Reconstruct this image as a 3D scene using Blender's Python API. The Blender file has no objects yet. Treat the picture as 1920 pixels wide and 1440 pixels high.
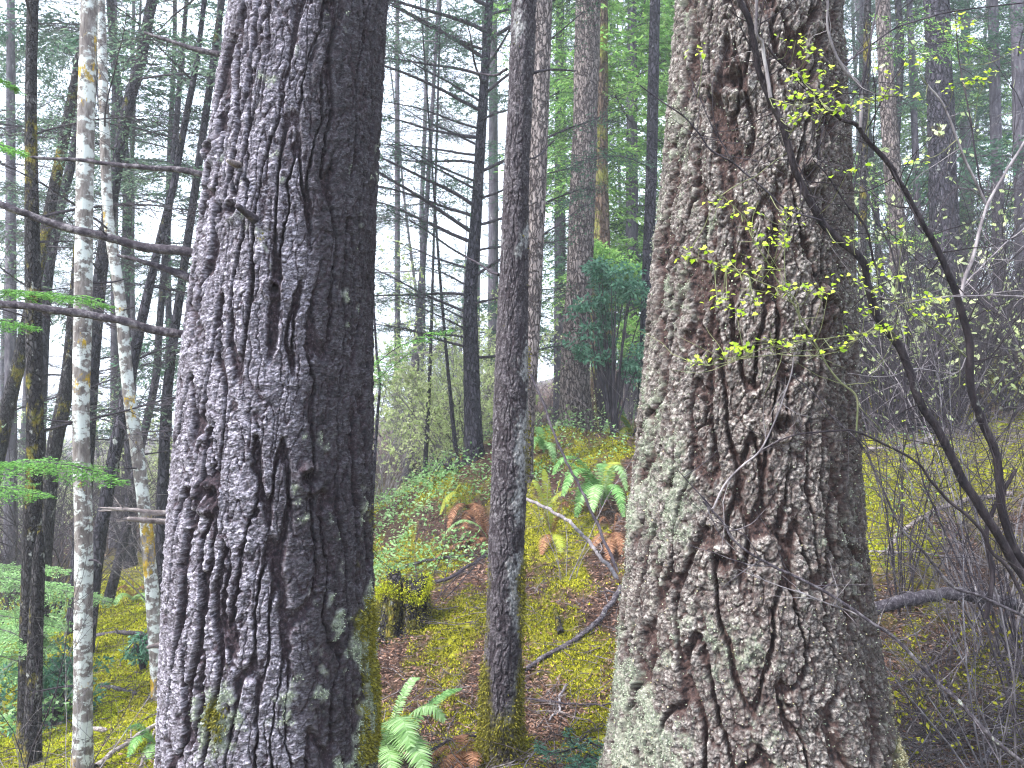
import bpy, math, random
import numpy as np
from mathutils import Vector
rad = math.radians
S = bpy.context.scene
COL = S.collection
F = 1450.0            # focal length in pixels of the 1920 wide frame
EYE = 1.6
# ------------------------------------------------------------------ camera, world, sun, exposure
cd = bpy.data.cameras.new('camera'); cam = bpy.data.objects.new('camera', cd); COL.objects.link(cam)
cam.location = (0, 0, EYE); cam.rotation_euler = (rad(90), 0, 0)
cd.sensor_width = 36; cd.lens = 36 * F / 1920; cd.clip_start = 0.05; cd.clip_end = 2000
cd.dof.use_dof = True; cd.dof.focus_distance = 2.9; cd.dof.aperture_fstop = 9.0
S.camera = cam
SUN_EL, SUN_AZ = 52.0, -62.0      # azimuth measured from the view direction, left is negative
w = bpy.data.worlds.new('World'); S.world = w; w.use_nodes = True
nt = w.node_tree; nt.nodes.clear()
out = nt.nodes.new('ShaderNodeOutputWorld'); bg = nt.nodes.new('ShaderNodeBackground')
sky = nt.nodes.new('ShaderNodeTexSky'); sky.sky_type = 'NISHITA'; sky.sun_disc = False
sky.sun_elevation = rad(SUN_EL); sky.sun_rotation = rad(SUN_AZ); sky.air_density = 1.2; sky.dust_density = 3.0
mix = nt.nodes.new('ShaderNodeMix'); mix.data_type = 'RGBA'; mix.inputs['Factor'].default_value = 0.82
mix.inputs['B'].default_value = (11.0, 12.4, 14.6, 1)       # the overcast layer over the clear sky
nt.links.new(sky.outputs[0], mix.inputs['A']); nt.links.new(mix.outputs['Result'], bg.inputs[0])
bg.inputs[1].default_value = 0.09; nt.links.new(bg.outputs[0], out.inputs[0])
ld = bpy.data.lights.new('sun', 'SUN'); sun = bpy.data.objects.new('sun', ld); COL.objects.link(sun)
ld.energy = 3.6; ld.angle = rad(10); ld.color = (1, 0.975, 0.94)
# the sun stands behind the camera to the left: light travels towards +Y, +X and down
el, az = rad(SUN_EL), rad(-118)
to_sun = Vector((math.sin(az) * math.cos(el), math.cos(az) * math.cos(el), math.sin(el)))
sky.sun_rotation = az
sun.rotation_euler = to_sun.to_track_quat('Z', 'Y').to_euler()
S.view_settings.view_transform = 'Standard'; S.view_settings.look = 'None'
S.view_settings.exposure = 1.68; S.view_settings.gamma = 1.0
S.render.engine = 'CYCLES'
S.cycles.max_bounces = 5; S.cycles.diffuse_bounces = 3; S.cycles.glossy_bounces = 1; S.cycles.transmission_bounces = 3
S.cycles.transparent_max_bounces = 4; S.cycles.use_adaptive_sampling = True; S.cycles.adaptive_threshold = 0.02
S.cycles.use_denoising = True
S.cycles.caustics_reflective = False; S.cycles.caustics_refractive = False
S.cycles.pixel_filter_type = 'BLACKMAN_HARRIS'; S.cycles.filter_width = 1.2

rng = np.random.default_rng(11)
# ------------------------------------------------------------------ numpy helpers
def P(px, py, Y):
    return np.array([(px - 960) / F * Y, Y, EYE - (py - 720) / F * Y])
def nrm(v):
    return v / np.maximum(np.linalg.norm(v, axis=-1, keepdims=True), 1e-9)
def _h(ix, iy, iz, seed):
    with np.errstate(over='ignore'):
        n = ix.astype(np.uint32) * np.uint32(374761393) + iy.astype(np.uint32) * np.uint32(668265263) + iz.astype(np.uint32) * np.uint32(2147483647 - 58) + np.uint32(seed * 7919 + 13)
        n = (n ^ (n >> np.uint32(13))) * np.uint32(1274126177)
        n = (n ^ (n >> np.uint32(16))) * np.uint32(2246822519)
        n = n ^ (n >> np.uint32(15))
    return n
def pn(x, y, z, seed=0):
    """gradient noise, about -1..1"""
    x = np.asarray(x, np.float32); y = np.asarray(y, np.float32); z = np.asarray(z, np.float32)
    x, y, z = np.broadcast_arrays(x, y, z)
    x0 = np.floor(x); y0 = np.floor(y); z0 = np.floor(z)
    fx = x - x0; fy = y - y0; fz = z - z0
    ix = x0.astype(np.int64); iy = y0.astype(np.int64); iz = z0.astype(np.int64)
    u = fx * fx * fx * (fx * (fx * 6 - 15) + 10); v = fy * fy * fy * (fy * (fy * 6 - 15) + 10); q = fz * fz * fz * (fz * (fz * 6 - 15) + 10)
    r = 0
    for dx in (0, 1):
        for dy in (0, 1):
            for dz in (0, 1):
                h = _h(ix + dx, iy + dy, iz + dz, seed)
                gx = (h & np.uint32(255)).astype(np.float32) / 127.5 - 1
                gy = ((h >> np.uint32(8)) & np.uint32(255)).astype(np.float32) / 127.5 - 1
                gz = ((h >> np.uint32(16)) & np.uint32(255)).astype(np.float32) / 127.5 - 1
                wgt = (u if dx else 1 - u) * (v if dy else 1 - v) * (q if dz else 1 - q)
                r = r + wgt * (gx * (fx - dx) + gy * (fy - dy) + gz * (fz - dz))
    return r * 1.25
def cells(x, y, z, seed=0):
    """cellular noise: nearest distance, gap to the second nearest, random value of the cell"""
    x = np.asarray(x, np.float32); y = np.asarray(y, np.float32); z = np.asarray(z, np.float32)
    ix = np.floor(x).astype(np.int64); iy = np.floor(y).astype(np.int64); iz = np.floor(z).astype(np.int64)
    f1 = np.full(x.shape, 9, np.float32); f2 = f1.copy(); r = np.zeros(x.shape, np.float32)
    for dx in (-1, 0, 1):
        for dy in (-1, 0, 1):
            for dz in (-1, 0, 1):
                h = _h(ix + dx, iy + dy, iz + dz, seed)
                d = (ix + dx + (h & np.uint32(255)).astype(np.float32) / 255 - x) ** 2 + (iy + dy + ((h >> np.uint32(8)) & np.uint32(255)).astype(np.float32) / 255 - y) ** 2 + (iz + dz + ((h >> np.uint32(16)) & np.uint32(255)).astype(np.float32) / 255 - z) ** 2
                c = d < f1; f2 = np.where(c, f1, np.minimum(f2, d)); r = np.where(c, (h >> np.uint32(24)).astype(np.float32) / 255, r); f1 = np.where(c, d, f1)
    return np.sqrt(f1), np.sqrt(f2) - np.sqrt(f1), r
def fbm(x, y, z, seed=0, o=3):
    r = 0; a = 1.0; s = 1.0
    for k in range(o):
        r = r + a * pn(x * s, y * s, z * s, seed + k); a *= 0.5; s *= 2.03
    return r / 1.5
def ss(a, b, x):
    t = np.clip((x - a) / (b - a), 0, 1); return t * t * (3 - 2 * t)

def mk(name, parts, mat, parent=None, attrs=None, smooth=True, base=None):
    """parts: list of (verts, faces) with faces (M,3) or (M,4); ONE mesh object. base: world point made the object's origin"""
    if isinstance(mat, (list, tuple)): mats = mat
    else: mats = [mat]
    V = []; LI = []; LT = []; MI = []; o = 0
    for p in parts:
        v, f = p[0], p[1]
        if len(v) == 0 or len(f) == 0: continue
        V.append(np.asarray(v, np.float32).reshape(-1, 3)); f = np.asarray(f, np.int64)
        LI.append((f + o).ravel()); LT.append(np.full(len(f), f.shape[1], np.int32))
        MI.append(np.full(len(f), p[2] if len(p) > 2 else 0, np.int32)); o += len(V[-1])
    V = np.concatenate(V); LI = np.concatenate(LI).astype(np.int32); LT = np.concatenate(LT); MI = np.concatenate(MI)
    if base is not None: V = V - np.asarray(base, np.float32)
    me = bpy.data.meshes.new(name)
    me.vertices.add(len(V)); me.vertices.foreach_set('co', V.ravel())
    me.loops.add(len(LI)); me.loops.foreach_set('vertex_index', LI)
    me.polygons.add(len(LT)); st = np.concatenate([[0], np.cumsum(LT)[:-1]]).astype(np.int32)
    me.polygons.foreach_set('loop_start', st); me.polygons.foreach_set('loop_total', LT)
    me.polygons.foreach_set('use_smooth', np.full(len(LT), smooth)); me.polygons.foreach_set('material_index', MI)
    for k, a in (attrs or {}).items():
        at = me.attributes.new(k, 'FLOAT', 'POINT'); at.data.foreach_set('value', np.asarray(a, np.float32).ravel())
    me.update(calc_edges=True)
    for m in mats: me.materials.append(m)
    ob = bpy.data.objects.new(name, me); COL.objects.link(ob)
    if parent is not None: ob.parent = parent
    elif base is not None: ob.location = Vector([float(c) for c in base])
    return ob
def thing(name, label, cat, loc=(0, 0, 0), group=None):
    o = bpy.data.objects.new(name, None); COL.objects.link(o); o.empty_display_size = 0.2
    o.location = Vector([float(c) for c in loc]); tag(o, label, cat, group); return o
def tag(o, label=None, cat=None, group=None, kind=None):
    if label: o['label'] = label
    if cat: o['category'] = cat
    if group: o['group'] = group
    if kind: o['kind'] = kind
    return o
def dup(root, loc, rotz=0, scale=1.0, label=None, group=None):
    r = root.copy(); COL.objects.link(r); r.location = loc; r.rotation_euler = (0, 0, rotz); r.scale = (scale,) * 3
    if label: r['label'] = label
    if group: r['group'] = group
    for ch in list(root.children):
        c = ch.copy(); COL.objects.link(c); c.parent = r
        for g in list(ch.children):
            d = g.copy(); COL.objects.link(d); d.parent = c
    return r

def tubes(Pt, R, sides=5):
    """batch of tubes: Pt (T,n,3), R (T,n)"""
    Pt = np.asarray(Pt, float); R = np.asarray(R, float)
    T, n, _ = Pt.shape
    t = nrm(np.gradient(Pt, axis=1)); d = nrm(Pt[:, -1] - Pt[:, 0])
    ref = np.where(np.abs(d[:, 2:3]) < 0.8, np.array([[0, 0, 1.0]]), np.array([[0, 1.0, 0]]))[:, None, :]
    a = nrm(np.cross(t, ref)); b = np.cross(t, a)
    an = np.arange(sides) / sides * 2 * np.pi
    ring = np.cos(an)[None, None, :, None] * a[:, :, None, :] + np.sin(an)[None, None, :, None] * b[:, :, None, :]
    V = Pt[:, :, None, :] + R[:, :, None, None] * ring
    idx = np.arange(T * n * sides).reshape(T, n, sides)
    q = np.stack([idx[:, :-1], np.roll(idx, -1, 2)[:, :-1], np.roll(idx, -1, 2)[:, 1:], idx[:, 1:]], -1)
    return V.reshape(-1, 3), q.reshape(-1, 4)
def grow(p0, d0, L, n=5, wob=0.15, droop=0.0, g=None):
    """batch of random walk curves (T,n,3)"""
    g = g or rng
    p = np.array(p0, float); d = nrm(np.array(d0, float)); L = np.broadcast_to(np.asarray(L, float), (len(p),))
    o = [p.copy()]
    for k in range(n - 1):
        d = nrm(d + g.normal(0, wob, d.shape) + np.array([0, 0, 1.0]) * np.asarray(droop).reshape(-1, 1) * (1.0 / n) * 1.0)
        p = p + d * (L / (n - 1))[:, None]; o.append(p.copy())
    return np.stack(o, 1)
def along(C, T, t):
    """points and tangents at parameters t (0..1) of curve index T in batch C"""
    n = C.shape[1]; s = np.clip(t, 0, 0.9999) * (n - 1); i = s.astype(int); f = (s - i)[:, None]
    a = C[T, i]; b = C[T, i + 1]
    return a * (1 - f) + b * f, nrm(b - a)
def leaves(p, d, L, W, up=None, g=None, flat=0.5):
    """diamond leaves at p pointing along d"""
    g = g or rng
    p = np.asarray(p, float); d = nrm(np.asarray(d, float)); N = len(p)
    nr = g.normal(0, 1, (N, 3)) * (1 - flat); nr[:, 2] += flat
    s = nrm(np.cross(d, nr)); L = np.broadcast_to(np.asarray(L, float), (N,))[:, None]; W = np.broadcast_to(np.asarray(W, float), (N,))[:, None]
    m = p + d * L * 0.45
    V = np.stack([p, m + s * W * 0.5, p + d * L, m - s * W * 0.5], 1).reshape(-1, 3)
    return V, np.arange(N * 4).reshape(N, 4)
def spline(pts, n):
    pts = np.asarray(pts, float)
    k = len(pts)
    if k == 2:
        u = np.linspace(0, 1, n)[:, None]; return pts[0] * (1 - u) + pts[1] * u
    q = np.vstack([2 * pts[0] - pts[1], pts, 2 * pts[-1] - pts[-2]])
    s = np.linspace(0, k - 1 - 1e-6, n); i = s.astype(int); u = (s - i)[:, None]
    a, b, c, d = q[i], q[i + 1], q[i + 2], q[i + 3]
    return 0.5 * (2 * b + (c - a) * u + (2 * a - 5 * b + 4 * c - d) * u ** 2 + (3 * b - a - 3 * c + d) * u ** 3)
def limb(pts, r0, r1, n=40, sides=9, rough=0.12, seed=1, power=1.0, wob=0.0, tip=True, collar=0.0):
    """a knobbly limb; pts (k,3), returns verts, faces"""
    C = spline(pts, n); L = np.linalg.norm(np.diff(C, axis=0), axis=1).sum()
    u = np.linspace(0, 1, n)
    if wob: C = C + wob * np.stack([pn(u * L * 9, 3.3 * k + 0 * u, seed + 0 * u, seed + k) for k in range(3)], 1) * np.minimum(1, u * 6)[:, None]
    R = r0 + (r1 - r0) * u ** power
    if tip: R[-1] *= 0.25
    if collar: R = R * (1 + collar * np.exp(-u * L / .035))
    V, q = tubes(C[None], R[None], sides)
    ax = np.repeat(C, sides, 0); dv = V - ax
    nz = pn(V[:, 0] * 60, V[:, 1] * 60, V[:, 2] * 60, seed) * 0.6 + pn(V[:, 0] * 17, V[:, 1] * 17, V[:, 2] * 17, seed + 5) * 0.8
    V = ax + dv * (1 + rough * nz)[:, None]
    return V, q
def bigV(*a): return a

# ------------------------------------------------------------------ materials
def M(name):
    m = bpy.data.materials.new(name); m.use_nodes = True; m.node_tree.nodes.clear(); return m, m.node_tree.nodes, m.node_tree.links
def rampn(N, stops):
    r = N.new('ShaderNodeValToRGB'); e = r.color_ramp.elements
    while len(e) > 1: e.remove(e[0])
    e[0].position = stops[0][0]; e[0].color = (*stops[0][1], 1)
    for p, c in stops[1:]:
        x = e.new(p); x.color = (*c, 1)
    return r
def mixc(N, Lk, fac, a, b):
    m = N.new('ShaderNodeMix'); m.data_type = 'RGBA'
    for k, v in (('Factor', fac), ('A', a), ('B', b)):
        if hasattr(v, 'is_output') or isinstance(v, bpy.types.NodeSocket): Lk.new(v, m.inputs[k])
        elif isinstance(v, (int, float)): m.inputs[k].default_value = v
        else: m.inputs[k].default_value = (*v, 1)
    return m.outputs['Result']
def noise(N, Lk, scale, detail=4, rough=0.6, stretch=None, off=0.0, coord='Object'):
    tc = N.new('ShaderNodeTexCoord'); n = N.new('ShaderNodeTexNoise'); n.inputs['Scale'].default_value = scale
    n.inputs['Detail'].default_value = detail; n.inputs['Roughness'].default_value = rough
    mp = N.new('ShaderNodeMapping'); mp.inputs['Scale'].default_value = stretch or (1, 1, 1); mp.inputs['Location'].default_value = (off, off * .7, off * .3)
    Lk.new(tc.outputs[coord], mp.inputs[0]); Lk.new(mp.outputs[0], n.inputs['Vector'])
    return n.outputs['Fac']
def step(N, Lk, v, lo, hi):
    m = N.new('ShaderNodeMapRange'); m.interpolation_type = 'SMOOTHSTEP'; m.inputs['From Min'].default_value = lo; m.inputs['From Max'].default_value = hi
    Lk.new(v, m.inputs['Value']); return m.outputs['Result']
def mul(N, Lk, a, b, op='MULTIPLY'):
    m = N.new('ShaderNodeMath'); m.operation = op; m.use_clamp = True
    for i, v in enumerate((a, b)):
        if isinstance(v, (int, float)): m.inputs[i].default_value = v
        else: Lk.new(v, m.inputs[i])
    return m.outputs[0]
def foliage(name, cols, trans=0.35, rough=0.6, gloss=0.03):
    """cols: 2..4 colours picked per leaf"""
    m, N, Lk = M(name)
    g = N.new('ShaderNodeNewGeometry'); r = rampn(N, [(i / (len(cols) - 1), c) for i, c in enumerate(cols)])
    Lk.new(g.outputs['Random Per Island'], r.inputs[0])
    big = noise(N, Lk, 0.9, 2, coord='Object'); hs = N.new('ShaderNodeHueSaturation')
    mr = N.new('ShaderNodeMapRange'); mr.inputs['From Min'].default_value = .3; mr.inputs['From Max'].default_value = .7; mr.inputs['To Min'].default_value = 0.65; mr.inputs['To Max'].default_value = 1.3
    Lk.new(big, mr.inputs[0]); Lk.new(mr.outputs[0], hs.inputs['Value']); Lk.new(r.outputs[0], hs.inputs['Color'])
    d = N.new('ShaderNodeBsdfPrincipled'); Lk.new(hs.outputs[0], d.inputs['Base Color']); d.inputs['Roughness'].default_value = rough; d.inputs['Specular IOR Level'].default_value = 0.25
    t = N.new('ShaderNodeBsdfTranslucent'); Lk.new(hs.outputs[0], t.inputs[0])
    mx = N.new('ShaderNodeMixShader'); mx.inputs[0].default_value = trans; Lk.new(d.outputs[0], mx.inputs[1]); Lk.new(t.outputs[0], mx.inputs[2])
    o = N.new('ShaderNodeOutputMaterial'); Lk.new(mx.outputs[0], o.inputs[0]); return m
def barkmat(name, dark, mid, light, lichen=None, lich=(0.55, 0.62), moss=None, mossr=(0.6, 0.7), fscale=30, stretch=(1, 1, 0.25), bump=0.5, lscale=9, moss2=None, lstretch=(1, 1, .7), crack=None, cst=.22):
    m, N, Lk = M(name)
    n1 = noise(N, Lk, fscale, 6, 0.7, stretch); n2 = noise(N, Lk, 3.0, 3, 0.6)
    r = rampn(N, [(0.34, dark), (0.5, mid), (0.66, light)]); Lk.new(n1, r.inputs[0])
    c = mixc(N, Lk, mul(N, Lk, step(N, Lk, n2, .35, .75), .5), r.outputs[0], mid)
    ck = None
    if crack:
        tc = N.new('ShaderNodeTexCoord'); mp = N.new('ShaderNodeMapping'); mp.inputs['Scale'].default_value = (1, 1, cst); vo = N.new('ShaderNodeTexVoronoi'); vo.feature = 'DISTANCE_TO_EDGE'; vo.inputs['Scale'].default_value = crack
        nz_ = N.new('ShaderNodeTexNoise'); nz_.inputs['Scale'].default_value = crack * .8; nz_.inputs['Detail'].default_value = 4; Lk.new(tc.outputs['Object'], nz_.inputs['Vector'])
        vm = N.new('ShaderNodeVectorMath'); vm.operation = 'MULTIPLY_ADD'; vm.inputs[1].default_value = (1.6 / crack,) * 3; Lk.new(nz_.outputs['Color'], vm.inputs[0]); Lk.new(tc.outputs['Object'], vm.inputs[2])
        Lk.new(vm.outputs[0], mp.inputs[0]); Lk.new(mp.outputs[0], vo.inputs['Vector']); ck = step(N, Lk, vo.outputs['Distance'], .0, .16); c = mixc(N, Lk, ck, dark, c)
    if lichen:
        a = step(N, Lk, noise(N, Lk, lscale, 6, 0.68, lstretch, 3.1), *lich); c = mixc(N, Lk, a, c, lichen)
    if moss:
        a = step(N, Lk, noise(N, Lk, 3.2, 7, 0.75, (1, 1, .6), 8.4), *mossr)
        mm = rampn(N, [(.35, moss), (.65, moss2 or moss)]); Lk.new(noise(N, Lk, 25, 3, .6, None, 1.7), mm.inputs[0]); c = mixc(N, Lk, a, c, mm.outputs[0])
    p = N.new('ShaderNodeBsdfPrincipled'); p.inputs['Roughness'].default_value = 0.9; p.inputs['Specular IOR Level'].default_value = 0.15; Lk.new(c, p.inputs['Base Color'])
    b = N.new('ShaderNodeBump'); b.inputs['Strength'].default_value = bump; b.inputs['Distance'].default_value = 0.02; Lk.new(n1, b.inputs['Height'])
    if ck:
        b2 = N.new('ShaderNodeBump'); b2.inputs['Strength'].default_value = 1.0; b2.inputs['Distance'].default_value = .03; Lk.new(ck, b2.inputs['Height']); Lk.new(b.outputs[0], b2.inputs['Normal']); b = b2
    Lk.new(b.outputs[0], p.inputs['Normal'])
    o = N.new('ShaderNodeOutputMaterial'); Lk.new(p.outputs[0], o.inputs[0]); return m
def firbark(name, plate, plate2, furrow, deep, lichen, moss, scale=1.0, fine=(1, 1, 2.6)):
    """bark of the modelled trunks: attributes furrow / lichen / moss come from the mesh"""
    m, N, Lk = M(name)
    def at(n):
        a = N.new('ShaderNodeAttribute'); a.attribute_name = n; return a.outputs['Fac']
    fl = noise(N, Lk, 68 * scale, 7, 0.78, fine); md = noise(N, Lk, 9 * scale, 5, 0.65, (1, 1, .5), 2.0); lo = noise(N, Lk, 2.4, 3, .5, (1, 1, .4), 5.0)
    r = rampn(N, [(0.38, deep), (0.46, plate2), (0.56, plate), (0.68, tuple(min(1, k * 1.45) for k in plate))]); Lk.new(fl, r.inputs[0])
    c = mixc(N, Lk, mul(N, Lk, step(N, Lk, md, .45, .66), .55), r.outputs[0], plate2)
    c = mixc(N, Lk, mul(N, Lk, step(N, Lk, lo, .5, .68), .3), c, furrow)
    hs = N.new('ShaderNodeHueSaturation'); mr_ = N.new('ShaderNodeMapRange'); mr_.inputs['From Min'].default_value = .15; mr_.inputs['From Max'].default_value = .85; mr_.inputs['To Min'].default_value = .5; mr_.inputs['To Max'].default_value = 1.45
    Lk.new(at('cell'), mr_.inputs[0]); Lk.new(mr_.outputs[0], hs.inputs['Value']); Lk.new(c, hs.inputs['Color']); c = hs.outputs[0]
    c = mixc(N, Lk, at('shade_stain'), c, mixc(N, Lk, 1.0, c, c))
    hs2 = N.new('ShaderNodeHueSaturation'); mr2 = N.new('ShaderNodeMapRange'); mr2.inputs['To Min'].default_value = 1.0; mr2.inputs['To Max'].default_value = .07; Lk.new(at('shade_stain'), mr2.inputs[0]); Lk.new(mr2.outputs[0], hs2.inputs['Value']); Lk.new(c, hs2.inputs['Color']); c = hs2.outputs[0]  # bark value falls with the painted flank shade and algae
    fr = rampn(N, [(0.40, deep), (0.54, furrow), (0.72, plate2)]); Lk.new(noise(N, Lk, 60, 7, .8, (1, 1, .8), 4.0), fr.inputs[0])
    c = mixc(N, Lk, at('furrow'), c, fr.outputs[0])
    lr = rampn(N, [(.4, tuple(k * .62 for k in lichen)), (.62, lichen)]); Lk.new(noise(N, Lk, 120, 3, .6, None, 6.0), lr.inputs[0])
    c = mixc(N, Lk, at('lichen'), c, lr.outputs[0])
    mr = rampn(N, [(.38, tuple(k * .45 for k in moss)), (.62, moss)]); Lk.new(noise(N, Lk, 70, 3, .6, None, 7.0), mr.inputs[0])
    c = mixc(N, Lk, at('moss'), c, mr.outputs[0])
    p = N.new('ShaderNodeBsdfPrincipled'); p.inputs['Roughness'].default_value = 0.85; p.inputs['Specular IOR Level'].default_value = 0.2; Lk.new(c, p.inputs['Base Color'])
    b = N.new('ShaderNodeBump'); b.inputs['Strength'].default_value = 0.9; b.inputs['Distance'].default_value = 0.006; Lk.new(fl, b.inputs['Height'])
    b2 = N.new('ShaderNodeBump'); b2.inputs['Strength'].default_value = 0.6; b2.inputs['Distance'].default_value = 0.003
    Lk.new(noise(N, Lk, 190, 4, .7, (1, 1, 1.6)), b2.inputs['Height']); Lk.new(b.outputs[0], b2.inputs['Normal']); Lk.new(b2.outputs[0], p.inputs['Normal'])
    o = N.new('ShaderNodeOutputMaterial'); Lk.new(p.outputs[0], o.inputs[0]); return m

MT = {}
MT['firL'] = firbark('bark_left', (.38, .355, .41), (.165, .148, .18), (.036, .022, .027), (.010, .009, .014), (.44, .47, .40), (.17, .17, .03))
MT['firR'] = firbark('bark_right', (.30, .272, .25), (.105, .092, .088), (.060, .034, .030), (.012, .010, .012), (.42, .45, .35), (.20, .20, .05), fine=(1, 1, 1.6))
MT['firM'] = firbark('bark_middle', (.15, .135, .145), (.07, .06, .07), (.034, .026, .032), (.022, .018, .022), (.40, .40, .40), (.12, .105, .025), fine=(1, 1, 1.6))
MT['deadwood'] = barkmat('weathered_dead_wood', (.018, .015, .02), (.06, .05, .06), (.22, .20, .21), (.42, .44, .36), (.62, .7), fscale=38, stretch=(1, 1, 1), bump=.8)
MT['palewood'] = barkmat('pale_broken_wood', (.05, .038, .038), (.19, .16, .158), (.40, .36, .34), (.42, .46, .34), (.6, .66), fscale=40, stretch=(.3, 1, 1), bump=.8)
MT['darkbark'] = barkmat('dark_conifer_bark', (.014, .013, .02), (.038, .034, .046), (.10, .09, .11), (.30, .31, .30), (.62, .70), (.11, .12, .02), (.60, .70), fscale=26, moss2=(.22, .19, .03), crack=24, cst=.35)
MT['greybark'] = barkmat('grey_fir_bark', (.045, .035, .038), (.18, .148, .145), (.36, .305, .285), None, fscale=22, stretch=(1, 1, .22), bump=.9, moss=(.13, .13, .04), mossr=(.66, .74), crack=26, cst=.28)
MT['redbark'] = barkmat('red_brown_mossy_bark', (.05, .032, .026), (.13, .085, .065), (.22, .16, .12), None, moss=(.13, .14, .03), mossr=(.48, .62), moss2=(.24, .24, .05), fscale=24, bump=.8, crack=18)
MT['alder'] = barkmat('alder_bark_with_lichen', (.05, .042, .042), (.14, .12, .115), (.26, .24, .235), (.44, .46, .45), (.47, .56), (.17, .12, .02), (.57, .62), fscale=34, lscale=11, moss2=(.42, .27, .03), lstretch=(1, 1, 1.3))
MT['farbark'] = barkmat('far_trunk_bark', (.03, .026, .036), (.075, .066, .085), (.16, .145, .165), (.36, .36, .36), (.6, .72), fscale=18)
MT['mosstrunk'] = barkmat('mossy_dark_bark', (.012, .010, .014), (.030, .026, .030), (.085, .08, .085), (.32, .32, .31), (.60, .66), (.10, .11, .02), (.52, .62), moss2=(.26, .20, .03), fscale=30, crack=40, cst=.4)
MT['twig'] = barkmat('dark_twig', (.016, .013, .018), (.040, .033, .042), (.10, .085, .095), None, fscale=22, moss=(.13, .13, .03), mossr=(.62, .72), bump=.6)
MT['paletwig'] = barkmat('pale_twig', (.07, .06, .068), (.17, .15, .16), (.36, .33, .34), None, fscale=22, bump=.5)
MT['greentwig'] = barkmat('young_green_twig', (.05, .06, .03), (.13, .14, .07), (.26, .24, .14), None, fscale=22, bump=.3)
MT['shrubstem'] = barkmat('dark_shrub_bark', (.010, .008, .012), (.026, .020, .024), (.065, .052, .058), (.2, .2, .18), (.66, .72), (.10, .10, .02), (.66, .72), fscale=40, bump=.7)
MT['needle'] = foliage('needles_blue_green', [(.018, .06, .04), (.045, .12, .07), (.09, .19, .10)], .35)
MT['needlegrey'] = foliage('needles_grey_green', [(.05, .095, .07), (.11, .18, .12), (.20, .28, .18)], .45)
MT['needlelime'] = foliage('needles_bright_green', [(.09, .22, .05), (.20, .40, .10), (.36, .55, .16)], .55)
MT['hemlock'] = foliage('hemlock_needles', [(.06, .17, .04), (.13, .32, .07), (.25, .47, .12)], .45)
MT['softgreen'] = foliage('pale_understory_leaves', [(.12, .26, .08), (.26, .46, .18), (.44, .62, .32)], .5)
MT['teal'] = foliage('dark_glossy_leaves', [(.035, .10, .06), (.08, .21, .13), (.20, .38, .26)], .4, .45)
MT['lime'] = foliage('young_lime_leaves', [(.20, .36, .03), (.36, .52, .03), (.50, .64, .05), (.58, .68, .12)], .5, .5)
MT['moss'] = foliage('moss_tufts', [(.025, .03, .005), (.13, .135, .008), (.36, .35, .016), (.54, .50, .05)], .3, .9)
MT['brightmoss'] = foliage('bright_moss_tufts', [(.20, .24, .01), (.46, .50, .02), (.66, .66, .05)], .35, .9)
MT['barkmoss'] = foliage('trunk_moss', [(.06, .055, .01), (.16, .15, .02), (.30, .27, .04)], .25, .9)
MT['lichen'] = foliage('crust_lichen', [(.14, .17, .12), (.28, .32, .23), (.46, .50, .38)], .15, .95)
MT['lichenyel'] = foliage('ochre_lichen', [(.20, .17, .09), (.38, .34, .20), (.50, .47, .32)], .15, .95)
MT['flake'] = foliage('bark_flakes', [(.10, .08, .09), (.24, .205, .225), (.42, .38, .40)], 0.0, .9)
MT['flakeR'] = foliage('crumbly_bark_flakes', [(.11, .07, .055), (.27, .21, .19), (.44, .39, .35)], 0.0, .9)
MT['fern'] = foliage('fern_green', [(.06, .17, .04), (.14, .31, .09), (.26, .44, .16)], .4, .5)
MT['fernpale'] = foliage('fern_pale_green', [(.14, .28, .08), (.28, .45, .18), (.44, .60, .32)], .4, .5)
MT['fernyel'] = foliage('fern_yellow', [(.26, .26, .03), (.40, .42, .06), (.34, .46, .08)], .4, .5)
MT['fernbrown'] = foliage('fern_dead_brown', [(.09, .035, .02), (.22, .10, .055), (.36, .20, .12)], .25, .8)
MT['litter'] = foliage('fallen_needles', [(.025, .012, .010), (.085, .042, .03), (.20, .105, .07), (.30, .20, .16)], .05, .9)
MT['litterwood'] = barkmat('fallen_twig_wood', (.025, .02, .022), (.085, .068, .07), (.26, .23, .225), None, fscale=20)
MT['brush'] = foliage('far_brush_twigs', [(.07, .05, .055), (.17, .135, .125), (.30, .27, .20)], .1, .9)
MT['yelbrush'] = foliage('yellow_green_brush_leaves', [(.36, .46, .18), (.54, .62, .30), (.72, .76, .48)], .55, .8)

# ------------------------------------------------------------------ terrain
_samples = []
for (px, py, Y) in [(940, 1452, 4.0), (1400, 1470, 3.0), (500, 1640, 2.8), (750, 1175, 6.0), (1050, 1060, 7.0), (1085, 832, 12.0), (760, 985, 9.5), (1650, 905, 7.0), (1660, 830, 8.6),
                    (1800, 1440, 4.1), (1800, 1300, 4.7), (1800, 1100, 5.7), (1700, 955, 6.7), (1850, 790, 9.5), (230, 1445, 5.0), (230, 1250, 8.0), (230, 1120, 12.5), (60, 1500, 5.0), (890, 850, 10.0), (1080, 1240, 5.2), (800, 1300, 4.9)]:
    q = P(px, py, Y); _samples.append((q[0], q[1], q[2] - EYE))
_samples.append((0, 0, -1.6)); _samples.append((0, -3, -1.6))
_S = np.array(_samples)
def plane(x, y): return -2.0 + 12 * np.tanh(x / 48) + 1.0 * np.tanh(y / 25)
_D = np.exp(-((_S[:, None, 0] - _S[None, :, 0]) ** 2 + (_S[:, None, 1] - _S[None, :, 1]) ** 2) / (2 * 1.5 ** 2)) + np.eye(len(_S)) * 0.05
_W = np.linalg.solve(_D, _S[:, 2] - plane(_S[:, 0], _S[:, 1]))
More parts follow.
